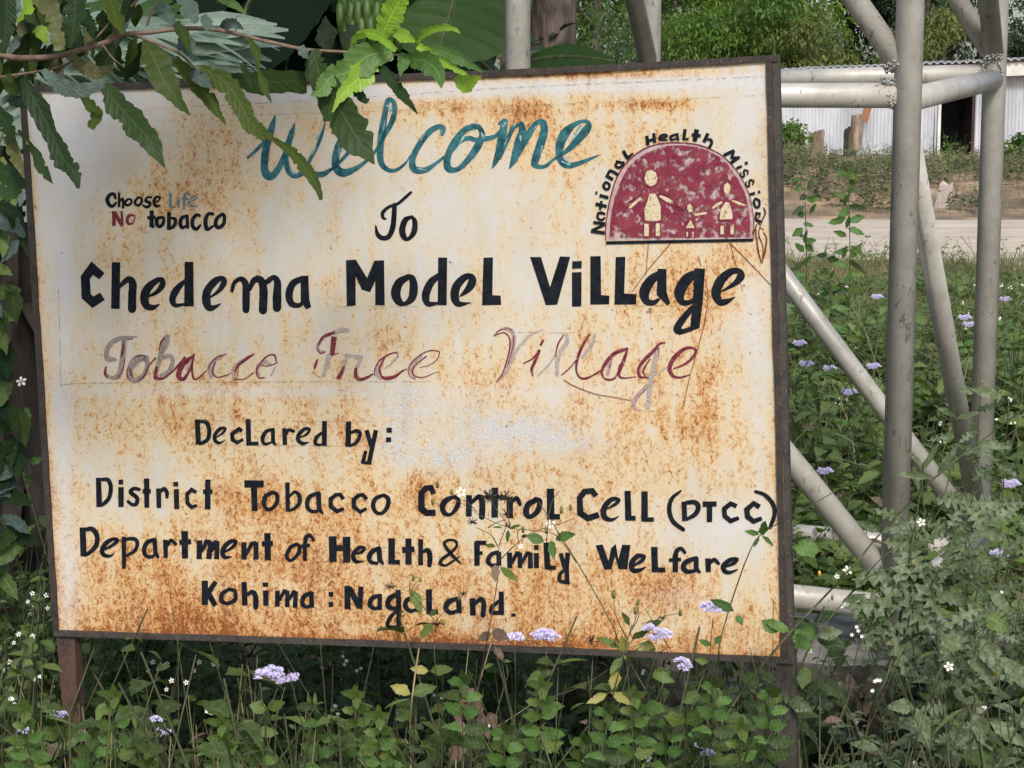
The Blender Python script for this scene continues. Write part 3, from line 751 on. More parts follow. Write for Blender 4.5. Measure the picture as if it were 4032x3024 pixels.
w.text(F10, '''S 215,160,12 250,120,8 320,95,6 370,110,8
S 230,150,8 300,132,10 345,175,12 350,260,14 322,380,12 280,500,10 230,560,8
S 385,160,8 375,260,8 330,420,6
S 465,402,10 540,362,14 590,310,18
S 605,290,26 565,390,28 540,450,26 550,508,12
L 615,242,20 642,195,20
S 822,145,10 770,230,14 745,340,10
S 800,502,10 870,440,12 925,375,12
S 1045,145,14 980,250,26 937,370,24 930,470,16 970,527,18 1040,520,18 1145,460,14
S 1372,272,26 1262,312,32 1182,400,32 1150,480,22 1190,537,18 1270,522,20 1330,400,34 1372,285,20
S 1310,420,26 1300,500,24 1340,527,14 1450,515,8
S 1240,360,10 1215,440,8
S 1702,220,12 1650,230,20 1610,282,30 1530,360,32 1472,440,22 1480,512,22 1555,522,12
S 1570,360,12 1512,460,18 1530,510,8
S 1640,250,8 1650,340,6
S 1775,445,10 1880,402,22 1962,320,28 1960,270,20 1880,268,28 1790,340,38 1742,430,38 1762,500,28 1830,522,18 1925,495,8
S 1560,600,6 1480,680,6''')
w.make('lettering', M_maroon, 'worn maroon script reading Tobacco Free Village')
w = Ink().text(F11, '''L 172,112,44 182,330,46
S 200,130,28 250,137,38 275,200,38 265,280,36 220,315,32 190,325,26
S 335,270,10 395,230,22 415,192,24 370,195,32 325,250,34 330,300,34 370,317,20 415,290,6
L 562,215,34 535,195,34 475,240,36 480,290,36 520,315,32 572,285,26
L 615,108,44 620,340,44
L 620,325,34 705,322,34
S 830,198,24 770,220,34 740,280,36 760,327,28 810,315,18
L 830,190,36 832,310,36 860,342,14
L 930,190,40 935,335,38
S 945,250,22 965,205,28 1010,215,30
S 1060,272,10 1120,245,22 1150,202,24 1110,195,32 1060,240,36 1050,290,36 1090,322,32 1145,310,8
L 1280,125,42 1278,345,44
S 1262,225,22 1210,270,34 1200,320,32 1230,335,26 1270,325,14
L 1490,130,48 1485,352,46
S 1505,230,22 1560,212,34 1590,240,34 1560,310,32 1500,345,22
L 1645,205,40 1692,360,40
L 1728,205,40 1682,420,40 1665,505,40
L 1640,385,30 1612,495,34
L 1600,485,26 1675,495,26
L 1820,208,44 1866,205,44
L 1815,290,42 1860,288,42''')
w.make('lettering', M_black, 'black words Declared by with a colon', words=['black word Declared', 'black word by:'])
w = Ink().text(F12, '''L 218,75,52 226,358,56
S 245,92,32 310,97,42 338,170,42 320,270,40 270,325,36 235,345,30
L 436,165,54 436,358,52
L 412,118,46 458,115,46
S 612,188,34 560,180,36 530,215,42 590,270,42 585,325,38 545,335,34 505,305,32
L 684,82,52 686,365,46
L 645,208,44 725,206,44
L 800,178,48 803,368,46
S 815,215,28 850,182,38 880,215,40 880,262,32
L 972,185,50 975,378,48
L 942,138,44 990,136,44
L 1165,218,36 1120,190,38 1075,235,38 1080,320,40 1120,360,38 1172,342,28
L 1277,92,54 1275,380,56
L 1230,210,46 1322,208,46
L 1630,135,70 1818,135,66
L 1722,130,62 1730,398,54
S 1900,215,38 1835,255,42 1820,330,44 1850,380,36 1900,370,36 1945,310,42 1945,240,40 1900,213,34''')
w.text(F13, '''L 80,120,44 84,400,44
S 100,255,22 150,212,30 195,250,44 195,320,42 150,370,34 95,395,22
S 380,222,34 300,255,42 270,320,44 290,385,38 350,402,32 390,380,18
L 380,215,50 388,380,48 425,425,20
L 622,282,40 590,236,34 550,240,36 498,280,42 500,350,44 560,400,40 628,372,34
L 847,285,40 812,240,36 770,245,36 722,285,42 724,355,44 785,405,36 848,372,30
S 1000,245,34 930,280,42 910,350,44 940,410,36 1000,415,34 1050,350,44 1055,280,44 1015,243,34
L 1495,232,50 1470,170,50 1420,175,54 1375,225,60 1378,375,64 1425,415,60 1515,412,62
S 1705,255,28 1620,290,54 1580,350,56 1600,415,48 1660,430,32 1720,360,48 1735,290,42 1690,256,34
L 1838,242,58 1835,450,56
S 1865,310,36 1930,258,46 1962,290,58 1965,380,60 1962,452,60
L 2088,170,64 2085,460,62
L 1995,262,40 2190,262,40''')
w.text(F14, '''L 190,190,46 192,335,44
S 205,220,26 240,197,32 262,240,26
S 380,205,34 320,240,42 305,300,42 335,325,32 385,285,38 400,220,38 370,202,32
L 475,130,50 476,345,52
L 478,325,38 542,325,38
L 792,182,40 765,145,40 712,150,40 678,195,42 682,300,44 735,335,44 812,312,44
S 870,270,10 930,235,24 950,207,24 900,205,34 850,260,40 850,325,40 900,347,24 950,322,6
L 1012,145,42 1018,352,44
L 1018,336,34 1068,335,34
L 1130,148,44 1130,358,46
L 1130,345,32 1195,345,32
S 1382,145,14 1320,200,28 1302,280,32 1330,360,32 1400,415,28
L 1405,220,34 1410,355,36
S 1420,228,28 1480,225,34 1505,260,36 1480,310,32 1420,345,22
L 1535,238,38 1632,236,36
L 1583,235,40 1582,362,38
L 1772,252,32 1730,234,30 1685,270,34 1688,320,34 1730,355,32 1787,333,26
L 1932,258,36 1890,232,32 1842,275,38 1848,325,38 1890,358,34 1947,336,30
S 1903,150,22 1970,175,28 2025,240,32 2035,310,30 2005,400,26''')
w.make('lettering', M_black, 'black line District Tobacco Control Cell with DTCC in brackets', words=['black word District', 'black word Tobacco', 'black word Control', 'black word Cell', 'black word (DTCC)'])
w = Ink().text(F12, '''L 65,555,58 75,835,62
S 90,575,34 160,572,48 205,640,48 195,730,46 130,800,38 85,825,30
S 265,775,14 350,730,32 400,682,36 370,665,32 300,700,44 255,770,46 270,820,42 330,832,26 375,800,6
L 465,645,46 465,955,40
S 480,670,28 560,665,38 595,705,40 570,780,34 490,830,26
S 760,672,36 690,700,42 660,770,44 680,830,38 740,837,32 770,800,18
L 760,665,46 770,800,44 800,852,26
L 865,675,46 870,850,42
S 885,730,28 920,680,34 965,715,34
L 1052,590,66 1056,855,60
L 1000,700,48 1115,692,48
L 1197,680,56 1192,862,50
L 1215,790,34 1262,695,44 1305,700,48
L 1305,690,46 1285,860,52
L 1310,790,34 1350,700,44 1368,700,44
L 1368,688,46 1362,862,50
S 1435,795,14 1510,750,32 1550,697,36 1500,690,42 1440,740,48 1420,800,48 1440,842,40 1510,840,8
L 1625,698,52 1628,865,52
L 1645,820,34 1700,715,40 1745,702,40
L 1745,695,44 1742,865,54
L 1853,610,64 1858,872,60
L 1798,715,48 1908,710,46''')
w.text(F13, '''S 170,715,32 110,750,38 75,820,40 90,867,34 130,867,30 190,800,38 195,735,34 165,715,28
L 250,878,38 250,700,42
S 250,715,40 262,652,42 300,632,38 335,680,26
L 210,738,32 300,725,32
L 518,640,76 522,890,72
L 652,645,76 655,895,70
L 520,755,56 650,755,56
S 735,815,14 800,790,32 825,757,32 780,750,38 725,800,42 720,850,48 752,887,36 820,880,8
S 965,752,34 900,790,48 872,840,48 890,890,38 950,902,30
L 965,748,50 975,870,50 1010,912,22
L 1090,660,62 1088,910,64
L 1090,890,44 1170,892,44
L 1252,662,58 1252,915,60
L 1190,775,56 1310,765,56
L 1370,670,50 1370,920,48
S 1390,790,28 1440,777,48 1460,840,50 1455,920,46
S 1760,905,12 1680,830,34 1610,740,32 1602,700,30 1650,675,24 1710,690,26 1715,740,26 1660,800,28 1580,860,34 1560,905,34 1610,922,22 1680,882,22 1755,830,10
L 1915,690,56 1915,925,54
L 1900,702,42 2004,705,42
L 1920,805,34 1970,802,34
S 2110,792,32 2050,820,42 2020,880,44 2050,917,34 2100,915,28 2130,900,18
L 2125,790,46 2128,925,46''')
w.text(F14, '''L 190,575,36 192,682,36
L 205,650,22 240,580,28 262,582,30
L 262,575,32 262,682,34
L 272,650,22 312,580,28 335,582,30
L 335,575,32 335,684,36
L 376,578,36 378,682,34
L 360,540,34 392,538,34
L 445,505,40 455,690,40
L 455,680,30 515,680,28
L 545,580,28 577,685,32
L 596,575,34 587,680,34 592,795,34
S 580,690,18 545,722,24 540,770,26 600,785,24
P 790,525 838,518 880,635 897,545 930,515 948,620 975,520 1032,522 1010,690 950,690 925,600 900,690 850,692
S 1055,665,16 1110,632,28 1125,602,26 1080,600,34 1040,650,38 1050,697,34 1095,697,28 1140,675,6
L 1198,535,46 1203,712,46
L 1203,695,34 1275,695,34
L 1345,712,36 1345,590,38
S 1345,600,36 1355,562,32 1385,547,28 1412,575,22
L 1300,628,26 1385,622,26
S 1490,612,28 1420,640,36 1400,680,36 1430,707,32 1480,702,24
L 1490,608,34 1490,690,36 1520,717,14
L 1572,615,38 1575,710,36
S 1585,650,20 1615,624,28 1645,650,24
S 1695,675,12 1750,650,24 1775,622,24 1730,625,32 1680,665,34 1690,705,32 1730,712,24 1780,690,6''')
w.make('lettering', M_black, 'black line Department of Health and Family Welfare', words=['black word Department', 'black word of', 'black word Health', 'black word &', 'black word Family', 'black word Welfare'])
w = Ink().text(F15, '''L 165,100,38 165,245,38
L 230,105,28 182,178,32
L 180,165,34 228,250,32
S 310,150,20 268,180,26 265,220,26 300,236,22 345,215,26 345,165,24 310,149,20
L 400,108,32 405,248,34
S 420,182,20 452,168,28 470,200,32 470,258,32
L 530,158,32 532,250,32
L 512,124,26 545,122,26
L 600,160,28 600,255,28
L 610,220,18 640,165,24 660,165,26
L 660,160,26 660,258,28
L 668,215,18 698,168,24 710,168,24
L 711,163,26 706,262,28
S 800,172,22 760,195,28 750,235,28 775,257,22 805,245,16
L 803,168,30 808,262,28
L 908,182,30 936,181,30
L 908,242,30 936,241,30
L 1020,130,34 1022,270,36
L 1030,142,36 1095,260,36
L 1102,135,32 1095,268,32
S 1215,187,20 1170,205,28 1155,245,28 1185,267,22 1210,255,14
L 1215,180,28 1215,275,28
S 1320,182,24 1275,205,32 1265,250,32 1300,267,24 1325,250,14
L 1325,155,32 1330,280,30 1328,390,26
S 1310,285,18 1272,330,24 1265,375,24 1325,380,22
S 1435,197,20 1380,215,28 1370,255,30 1400,282,24 1435,270,14
L 1435,190,28 1440,285,26
L 1510,152,36 1512,300,36
L 1512,286,28 1565,286,26
S 1685,207,24 1630,225,32 1612,265,32 1640,292,26 1680,280,18
L 1688,195,32 1692,295,30
L 1772,205,34 1775,308,34
S 1785,240,20 1822,210,28 1840,240,30 1835,305,32
L 1945,165,30 1945,305,34
S 1930,222,18 1890,258,28 1890,290,28 1940,292,22
L 2005,305,18 2032,306,18''')
w.make('lettering', M_black, 'black line Kohima and Nagaland at the foot of the board')
# guide lines, scratches, rust runs
w = Ink(); 
for L in ([(928, 412, 3), (1400, 385, 3), (2000, 345, 3), (3010, 300, 3)], [(380, 440, 2), (640, 425, 2), (928, 412, 3)], [(930, 455, 2.5), (1700, 430, 2.5), (3010, 375, 2)], [(232, 1141, 3), (236, 1300, 3), (241, 1517, 4)], [(241, 1517, 4), (350, 1508, 4), (800, 1505, 4), (1300, 1502, 3), (1700, 1502, 2)], [(2040, 1308, 2.5), (2350, 1309, 2)], [(1340, 1207, 2.5), (1650, 1206, 2.5)], [(790, 1656, 2), (1480, 1660, 2)], [(790, 1750, 2), (1480, 1757, 2)], [(2420, 1205, 2), (2790, 1200, 2)]):
    w.stroke(L, True, (0, 0, 1)); w.mark()
w.make('guide_line', M_line, 'thin ruled guide lines')
w = Ink().text(F7, '''L 1167,20,7 1145,290,5
L 1355,12,7 1150,250,6 1030,420,4
L 1840,10,8 2010,180,7 2182,362,6
L 1848,20,6 1895,210,5
L 1925,330,4 1950,410,4
L 1585,140,6 1605,210,5
S 1640,310,6 1662,480,6 1625,700,7 1590,840,6''').text(F10, '''L 2060,0,8 1985,280,8 1920,500,7 1855,800,6
S 820,540,8 900,590,8 1080,660,7 1240,690,7 1405,720,6''')
w.text(F3, '''S 910,520,8 870,700,8 830,900,7 780,1250,6
S 1310,920,8 1180,1080,8 1060,1200,8 1010,1290,8
S 1000,780,6 1150,870,6 1300,1020,6 1450,1160,7 1570,1250,7''')
w.make('scratch', M_scr, 'rusty scratches crossing the emblem and the word Village')
Ink().text(F3, '''S 1935,940,14 1950,990,18 1925,1050,14 1905,1110,10
S 1865,1100,12 1850,1160,16 1862,1250,12 1880,1380,16 1912,1490,8
S 1900,1110,8 1885,1210,12 1925,1330,10 1920,1500,8
S 1835,1160,18 1815,1210,10
S 1930,1180,8 1962,1250,14 1945,1380,18 1922,1470,10
S 1890,1100,18 1870,1060,14 1900,1010,10
S 1890,1130,8 1935,1160,10''').make('rust_run', M_scrd, 'dark rust runs below the end of the word Mission')
# ---- emblem
emb = mesh('emblem', *(lambda A: ([S(x*.39189+2250, y*.39189+450, .00035) for x, y in A], [tuple(range(len(A)))[::-1]]))([(345,1268),(350,1100),(368,950),(400,810),(450,655),(520,530),(600,440),(700,365),(820,312),(950,288),(1100,285),(1250,300),(1380,340),(1500,402),(1600,490),(1700,620),(1780,780),(1820,950),(1835,1100),(1832,1255)]), M_embp, sign)
emb['label'] = 'weathered half round maroon emblem with three cream figures'
w = Ink().text(F3, 'P 385,1240 392,1100 410,960 440,820 500,670 560,550 640,465 740,395 850,345 970,315 1100,310 1250,325 1380,365 1480,420 1580,510 1670,640 1745,790 1785,950 1798,1100 1795,1230')
w.make('emblem_field', M_emb, 'flaking maroon field', emb)
Ink().text(F3, '''S 345,1268,10 350,1100,12 370,950,14 402,810,14 450,655,14 520,530,14 600,440,12 700,365,12 820,312,12 950,288,12 1100,284,12 1250,300,12 1380,340,12 1500,402,10 1600,490,10 1700,620,8 1780,780,8 1820,950,8 1835,1100,8 1832,1255,6
S 720,560,30 715,650,34 760,725,26
S 700,800,24 620,860,24 560,900,12
S 900,770,40 980,830,60 1040,930,50 1130,960,30
S 1520,700,36 1515,780,40 1550,840,20
S 1145,900,16 1160,960,20 1200,990,16
S 900,900,16 910,1000,16 905,1060,12
S 720,900,14 700,1000,14 715,1070,10
S 800,1090,30 805,1220,30
S 1150,1170,12 1160,1220,30 1190,1230,20
S 1230,1170,12 1240,1225,24
S 1570,1100,30 1570,1210,24
S 1480,1010,12 1490,1060,10
S 1060,1000,14 1140,1080,14 1150,1140,10
S 1280,1000,16 1330,930,14 1400,880,16
S 755,560,16 730,620,20 740,700,18 790,735,16 850,715,16 880,640,14 855,575,12 800,545,12
S 780,800,14 755,880,16 730,960,16 740,1075,14 905,1078,14 912,930,16 885,860,14 850,790,12
S 700,810,14 640,860,16 580,950,12
S 690,860,10 640,910,12 590,955,10
S 880,800,16 960,830,18 1035,880,14
S 880,840,14 960,885,18 1020,905,12
S 728,1095,12 728,1228,14 795,1228,12
S 842,1095,12 842,1228,12 900,1228,12 898,1095,10
S 1550,875,12 1510,950,14 1482,1062,14 1630,1060,12 1625,1000,12 1598,890,12
S 1500,870,14 1430,915,14 1405,950,10
S 1620,855,14 1700,880,14 1760,905,10
S 1490,1110,12 1492,1215,12 1540,1212,12
S 1592,1105,12 1592,1212,12 1642,1210,12
S 1190,1050,12 1140,1150,12 1250,1150,12 1205,1050,10
S 1000,990,12 1090,1000,14 1150,1040,12
S 1200,1000,12 1280,1060,12 1330,1000,12''').make('emblem_outline', M_maroon, 'maroon outline and contours', emb)
Ink().text(F3, '''L 350,1290,30 1828,1262,28''').make('emblem_base_line', M_black, 'black line under the half round', emb)
Ink().text(F3, '''P 760,570 800,555 850,585 870,640 850,700 800,722 755,700 735,640
P 785,800 845,795 880,870 900,920 900,1060 850,1072 745,1065 735,950 765,880
P 735,1100 780,1100 780,1222 735,1222
P 850,1095 890,1095 890,1220 850,1220
L 700,840,24 640,890,30 585,940,26
L 890,820,24 960,855,40 1020,885,26
P 1565,685 1595,705 1602,750 1585,800 1555,805 1535,770 1537,715
P 1550,880 1590,890 1620,1000 1620,1052 1490,1055 1500,960
P 1500,1120 1532,1115 1532,1205 1500,1205
P 1600,1110 1632,1110 1632,1205 1600,1205
L 1515,880,24 1460,910,30 1420,945,20
L 1615,865,20 1690,895,26 1750,915,18
P 1170,910 1195,900 1222,940 1210,980 1180,985 1165,950
P 1200,1060 1240,1140 1150,1142
L 1165,1180,16 1165,1232,16
L 1222,1180,16 1222,1232,16
L 1240,1010,24 1360,990,24
L 1250,1060,20 1270,1055,20''').make('emblem_figure', M_cream, 'cream figures of two adults with a child between', emb)
Ink().text(F3, '''L 198,1172,34 338,1192,34
L 212,1165,28 338,1105,28
L 222,1085,32 342,1100,32
S 335,1000,22 300,985,24 268,1005,24 270,1045,24 310,1060,24 335,1040,20
L 262,985,22 340,1000,24
L 245,900,34 358,925,34
L 305,868,26 290,958,26
L 285,812,32 374,838,32
L 244,785,32 262,792,32
S 345,682,24 325,715,28 345,750,26 375,745,26 385,705,26 350,680,24
L 348,612,32 420,655,34
S 362,612,24 390,568,28 430,580,30 465,605,30
S 470,475,22 445,510,26 475,535,26 520,510,26 525,480,22
L 448,470,24 530,490,26
L 522,365,34 572,450,34
L 560,445,28 622,388,20
L 760,215,34 770,312,36
L 830,188,32 840,285,34
L 762,268,28 838,248,28
S 888,245,16 960,222,20 945,202,22 900,218,30 895,250,30 965,258,14
S 1045,202,22 1000,225,28 1008,255,24 1060,240,18
L 1062,188,30 1075,264,28
L 1145,148,34 1130,258,34
L 1130,250,24 1182,246,20
L 1262,150,50 1240,272,44
L 1210,205,34 1302,215,34
L 1375,190,34 1332,278,34
S 1350,255,20 1395,252,28 1412,285,30 1388,332,28
L 1532,412,32 1640,362,32
L 1635,368,28 1610,445,34
L 1612,440,28 1695,432,28
L 1690,428,30 1600,490,32
L 1658,545,24 1715,518,26
L 1745,492,28 1774,486,28
S 1772,602,14 1775,572,18 1746,558,20 1733,576,20 1739,606,20 1730,627,20 1704,617,18 1701,584,14
S 1824,705,14 1832,676,18 1805,658,20 1789,674,20 1791,704,20 1779,724,20 1755,710,18 1757,676,14
L 1790,806,26 1848,790,26
L 1878,782,26 1900,776,26
S 1850,845,22 1835,885,26 1855,930,24 1885,925,24 1890,870,24 1855,845,22
L 1848,990,26 1905,1000,26
S 1855,1010,20 1858,1060,26 1905,1075,26''').make('lettering', M_black, 'small black arched words National Health Mission', emb)

# ------------------------------------------------------------------ lattice tower and its plinth
TR = .0375
A0, B0, C0, D0 = Q(1943, 830, 5.4), Q(1118, 830, 5.9), Q(1397, 830, 7.0), Q(2125, 830, 6.5)
tower = empty('lattice_tower', (A0.x, A0.y, -.11), 'silver painted steel tube lattice tower behind the right side of the board', 'tower')
def at(p, z, dx=0): return Vector((p.x+dx, p.y, z))
zA, zD, zC, zB = Q(1942, 206, 5.4).z, Q(2125, 172, 6.5).z, Q(1400, 178, 7.0).z, Q(1118, 206, 5.9).z
lA, lB, lC, lD = Q(1942, 1312, 5.4).z, Q(1118, 1260, 5.9).z, Q(1400, 1120, 7.0).z, Q(2125, 1158, 6.5).z
def tpart(name, a, b, r=TR, seg=24, n=2):
    pts = [Vector(a).lerp(Vector(b), i/(n-1)) for i in range(n)]; return MB().tube(pts, r, seg).make(name, M_silver, tower, True)
for p, zt in ((A0, 0), (B0, 0), (C0, 0), (D0, 0)): tpart('upright', at(p, -.50 if p.y > 6.2 else -.16), at(p, 5.2), TR)
def trim(a, b, ta=TR*.6, tb=TR*.6): d = (b-a).normalized(); return a+d*ta, b-d*tb
rr = .031
for a, b in ((at(A0, zA), at(B0, zB)), (at(A0, zA-.012), at(D0, zD)), (at(C0, zC), at(D0, zD+.02)), (at(B0, zB-.01), at(C0, zC)),
             (at(A0, lA), at(B0, lA)), (at(A0, lA), at(D0, lD)), (at(C0, lC), at(D0, lC)), (at(B0, lB), at(C0, lC))):
    tpart('rail', *trim(a, b), .034 if a.y < 6 else rr)
for a, b in ((at(A0, 3.2), at(B0, 3.2)), (at(A0, 3.2), at(D0, 3.2)), (at(C0, 3.2), at(D0, 3.2)), (at(B0, 3.2), at(C0, 3.2))): tpart('rail', *trim(a, b), rr)
for a, b, r in ((at(A0, zA+.05), at(B0, zB+1.62), .032), (at(D0, zD+.06), at(C0, zC+1.9), .031), (at(D0, zD+.05), at(A0, zA+1.75), .032), (at(C0, zC+.05), at(B0, zB+1.7), .032),
                (at(C0, zC-.05), at(D0, lC+.05), .031), (at(A0, zA-.08), at(D0, lD+.05), .031), (at(B0, zB-.08), at(A0, lA+.06), .033), (at(B0, zB-.08), at(C0, lC+.06), .031)):
    tpart('diagonal_brace', *trim(a, b, TR*.9, TR*.9), r)
def weld(c, r, n=9, ax=Vector((0, 0, 1))):
    mb = MB(); u = ax.orthogonal().normalized(); w_ = ax.cross(u)
    for i in range(n*9):
        an = 2*math.pi*i/(n*9); q = c + (u*math.cos(an)+w_*math.sin(an))*r*random.uniform(.84, .95) + ax*random.uniform(-.009, .009)
        rr_ = random.uniform(.0025, .0055); mb.add([q+Vector(d)*rr_ for d in ((1, 0, 0), (-1, 0, 0), (0, 1, 0), (0, -1, 0), (0, 0, 1), (0, 0, -1))], [(0, 2, 4), (2, 1, 4), (1, 3, 4), (3, 0, 4), (2, 0, 5), (1, 2, 5), (3, 1, 5), (0, 3, 5)])
    return mb.make('weld_bead', M_weld, tower, True)
dAB = (B0-A0).normalized(); dAD = (D0-A0).normalized()
weld(at(A0, zA)+dAB*.036, .036, 10, dAB); weld(at(A0, zA+.085)+dAB*.034, .036, 10, (dAB*.5+Vector((0, 0, .9))).normalized()); weld(at(A0, zA+.04)+dAB*.045, .03, 8, Vector((0, 0, 1)))
weld(at(D0, zD+.02)-dAD*.04, .036, 9, dAD); weld(at(D0, zD+.07)-dAD*.03, .034, 7)
pl = empty('concrete_plinth', (A0.x, A0.y+.4, -.5), 'weathered grey concrete plinth under the foot of the steel tower', 'plinth')
zt = -.115; pts = [Q(960, 1400, 5.56), Q(1300, 1400, 5.46), Q(1650, 1400, 5.36), Q(2005, 1400, 5.3), Vector((A0.x+.42, 5.62, 0)), Vector((A0.x+.30, 5.80, 0)), Vector((.45, 5.98, 0)), Vector((B0.x-.35, B0.y+.3, 0))]
mb = MB(); top = []; n = len(pts)
ring = []
for i in range(n):
    a, b_ = pts[i], pts[(i+1) % n]
    for k in range(8): q = a.lerp(b_, k/8); ring.append(Vector((q.x+random.uniform(-.012, .012), q.y+random.uniform(-.02, .02), 0)))
m_ = len(ring); zz = [0, -.03, -.16, -.34, -.5]
V = [Vector((q.x, q.y, zt + z + random.uniform(-.008, .008)*(z < 0))) + Vector((random.uniform(-.02, .02), random.uniform(-.025, .01), 0))*(z < -.02) for z in zz for q in ring]
Fc = [(r*m_+i, (r+1)*m_+i, (r+1)*m_+(i+1) % m_, r*m_+(i+1) % m_) for r in range(len(zz)-1) for i in range(m_)]
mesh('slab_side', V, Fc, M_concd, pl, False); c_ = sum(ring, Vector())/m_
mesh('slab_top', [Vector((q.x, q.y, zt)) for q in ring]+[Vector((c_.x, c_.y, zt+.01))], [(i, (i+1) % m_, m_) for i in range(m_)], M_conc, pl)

# ------------------------------------------------------------------ shed across the road
YS = 42.0
shed = empty('tin_shed', (8.5, YS, 0), 'low shed of corrugated galvanised sheets with dark open doorway across the dirt road', 'shed')
def eave(x): return Q(1684, 150, YS).z + (x-Q(1684, 150, YS).x)*((Q(2212, 127, YS).z-Q(1684, 150, YS).z)/(Q(2212, 127, YS).x-Q(1684, 150, YS).x))
xd0, xd1 = Q(2029, 300, YS).x, Q(2098, 300, YS).x
def sheet(x0, x1, zb, jit):
    n = max(4, int((x1-x0)/.0127)); xs = np.linspace(x0, x1, n); V = []
    for k, zf in enumerate((0, .5, 1)):
        for x in xs: V.append((x, YS + jit + .015*math.sin(2*math.pi*x/.076) + .01*math.sin(zf*3+x0), zb + (eave(x)-.02-zb)*zf))
    Fc = [(k*n+i, k*n+i+1, (k+1)*n+i+1, (k+1)*n+i) for k in range(2) for i in range(n-1)]
    mesh('wall_sheet', V, Fc, M_zinc, shed, True)
x = 1.2; k = 0
while x < 17:
    x2 = min(x+.78, 17)
    if x < xd0 < x2: x2 = xd0
    if abs(x-xd0) < .01: x = xd1; x2 = x+.6
    sheet(x, x2+.0, -.1 + random.uniform(-.03, .05), (k % 2)*.012); x = x2; k += 1
mb = MB()
mb.box(((xd0+xd1)/2, YS+1.6, .9), (.5, .02, .98)); mb.box((xd0-.1, YS+.8, .9), (.02, .78, .98)); mb.box((xd1+.1, YS+.8, .9), (.02, .78, .98)); mb.box(((xd0+xd1)/2, YS+.8, 1.9), (.5, .8, .02)); mb.box(((xd0+xd1)/2, YS+.8, -.02), (1, .8, .02)); mb.make('doorway_interior', M_inside, shed)
mb = MB(); mb.box((xd0-.02, YS-.03, .85), (.03, .03, 1.0)); mb.make('door_post', M_fascia, shed); mb = MB(); mb.box((xd1+.02, YS-.03, .85), (.03, .03, 1.0)); mb.make('door_post', M_woodd, shed)
for x0, x1 in ((1.2, 4.5), (4.5, 7.9), (7.9, 11.2), (11.2, 17)):
    V = []; 
    for xx in (x0, x1):
        for yy, dz in ((-.30, -.07), (-.30, -.34), (-.26, -.34), (-.26, -.07)): V.append((xx, YS+yy, eave(xx)+dz+(.01 if x0 > 8 else 0)))
    mesh('fascia_board', V, [(0, 4, 5, 1), (1, 5, 6, 2), (2, 6, 7, 3), (3, 7, 4, 0), (0, 1, 2, 3), (7, 6, 5, 4)], M_fascia, shed)
xs = np.arange(1.0, 17.2, .0127*1.5)
for i0 in range(0, len(xs)-1, 52):
    sub = xs[i0:i0+53]; V = []; n = len(sub)
    for yy, dz in ((-.42, 0), (5, -.02)):
        for x in sub: V.append((x, YS+yy, eave(x)+.05*.5*math.sin(2*math.pi*x/.152)+dz+.01*((i0//52) % 2)))
    V += [(v[0], v[1], v[2]-.022) for v in V]
    Fc = [(i, i+1, n+i+1, n+i) for i in range(n-1)] + [(2*n+i, 3*n+i, 3*n+i+1, 2*n+i+1) for i in range(n-1)] + [(i, 2*n+i, 2*n+i+1, i+1) for i in range(n-1)]
    mesh('roof_sheet', V, Fc, M_roof, shed, False)
mb = MB()
for x0, y0_, z0, z1 in ((1.2, YS+5, 0, 3), (17, YS+5, 0, 3)): pass
mesh('back_wall', [(1.2, YS+4.9, -.1), (17, YS+4.9, -.1), (17, YS+4.9, 2.1), (1.2, YS+4.9, 1.75)], [(0, 1, 2, 3)], M_zinc, shed)

def blocky(name, m, c, rx, ry, h, seg=9, rows=6, jit=.15, lean=(0, 0), parent=None, label=None, cat=None, taper=.0):
    V = []; rj = [random.uniform(1-jit, 1+jit) for _ in range(seg)]
    for r in range(rows+1):
        f = r/rows
        for k in range(seg):
            a = 2*math.pi*k/seg; q = rj[k]*(1-taper*f)*random.uniform(1-jit*.4, 1+jit*.4)
            V.append((c[0]+rx*q*math.cos(a)+lean[0]*f, c[1]+ry*q*math.sin(a)+lean[1]*f, c[2]+h*f + (random.uniform(-.12, .12)*h if r == rows else 0)))
    Fc = [(r*seg+k, r*seg+(k+1) % seg, (r+1)*seg+(k+1) % seg, (r+1)*seg+k) for r in range(rows) for k in range(seg)] + [tuple(range(rows*seg, rows*seg+seg)), tuple(reversed(range(seg)))]
    o = mesh(name, V, Fc, m, parent)
    if label: tag(o, label, cat)
    return o
q = Q(1764, 343, 40.5); blocky('tree_stump', M_wood, (q.x, q.y, -.05), .17, .15, q.z*0+Q(1764, 287, 40.5).z+.05, label='short weathered split tree stump in front of the shed wall beside the bush', cat='stump')
q = Q(1838, 340, 41.2); lg = empty('leaning_log', (q.x, q.y, 0), 'tall dark and grey broken log leaning on the shed wall', 'log')
blocky('log_trunk', M_woodd, (q.x-.02, q.y, -.05), .13, .12, .75, parent=lg); blocky('log_slab', M_wood, (q.x+.05, q.y-.15, .27), .14, .08, Q(1838, 254, 41.2).z-.27, parent=lg, taper=.25, lean=(.04, .05))
q = Q(1871, 246, 41.7); mb = MB(); mb.box(q, (.075, .02, .17), Matrix.Rotation(.25, 3, 'Y')); tag(mb.make('short_plank', M_rustp), 'short orange brown plank fixed high on the shed wall above the log', 'plank')
q = Q(2035, 440, 24.6); o = blocky('flat_stone', M_stone, (q.x, q.y, gz(q.x, q.y)-.12), .14, .12, .40, 7, 3, .22, (.05, 0), label='pale flat stone on the bank across the road', cat='stone', taper=.35)

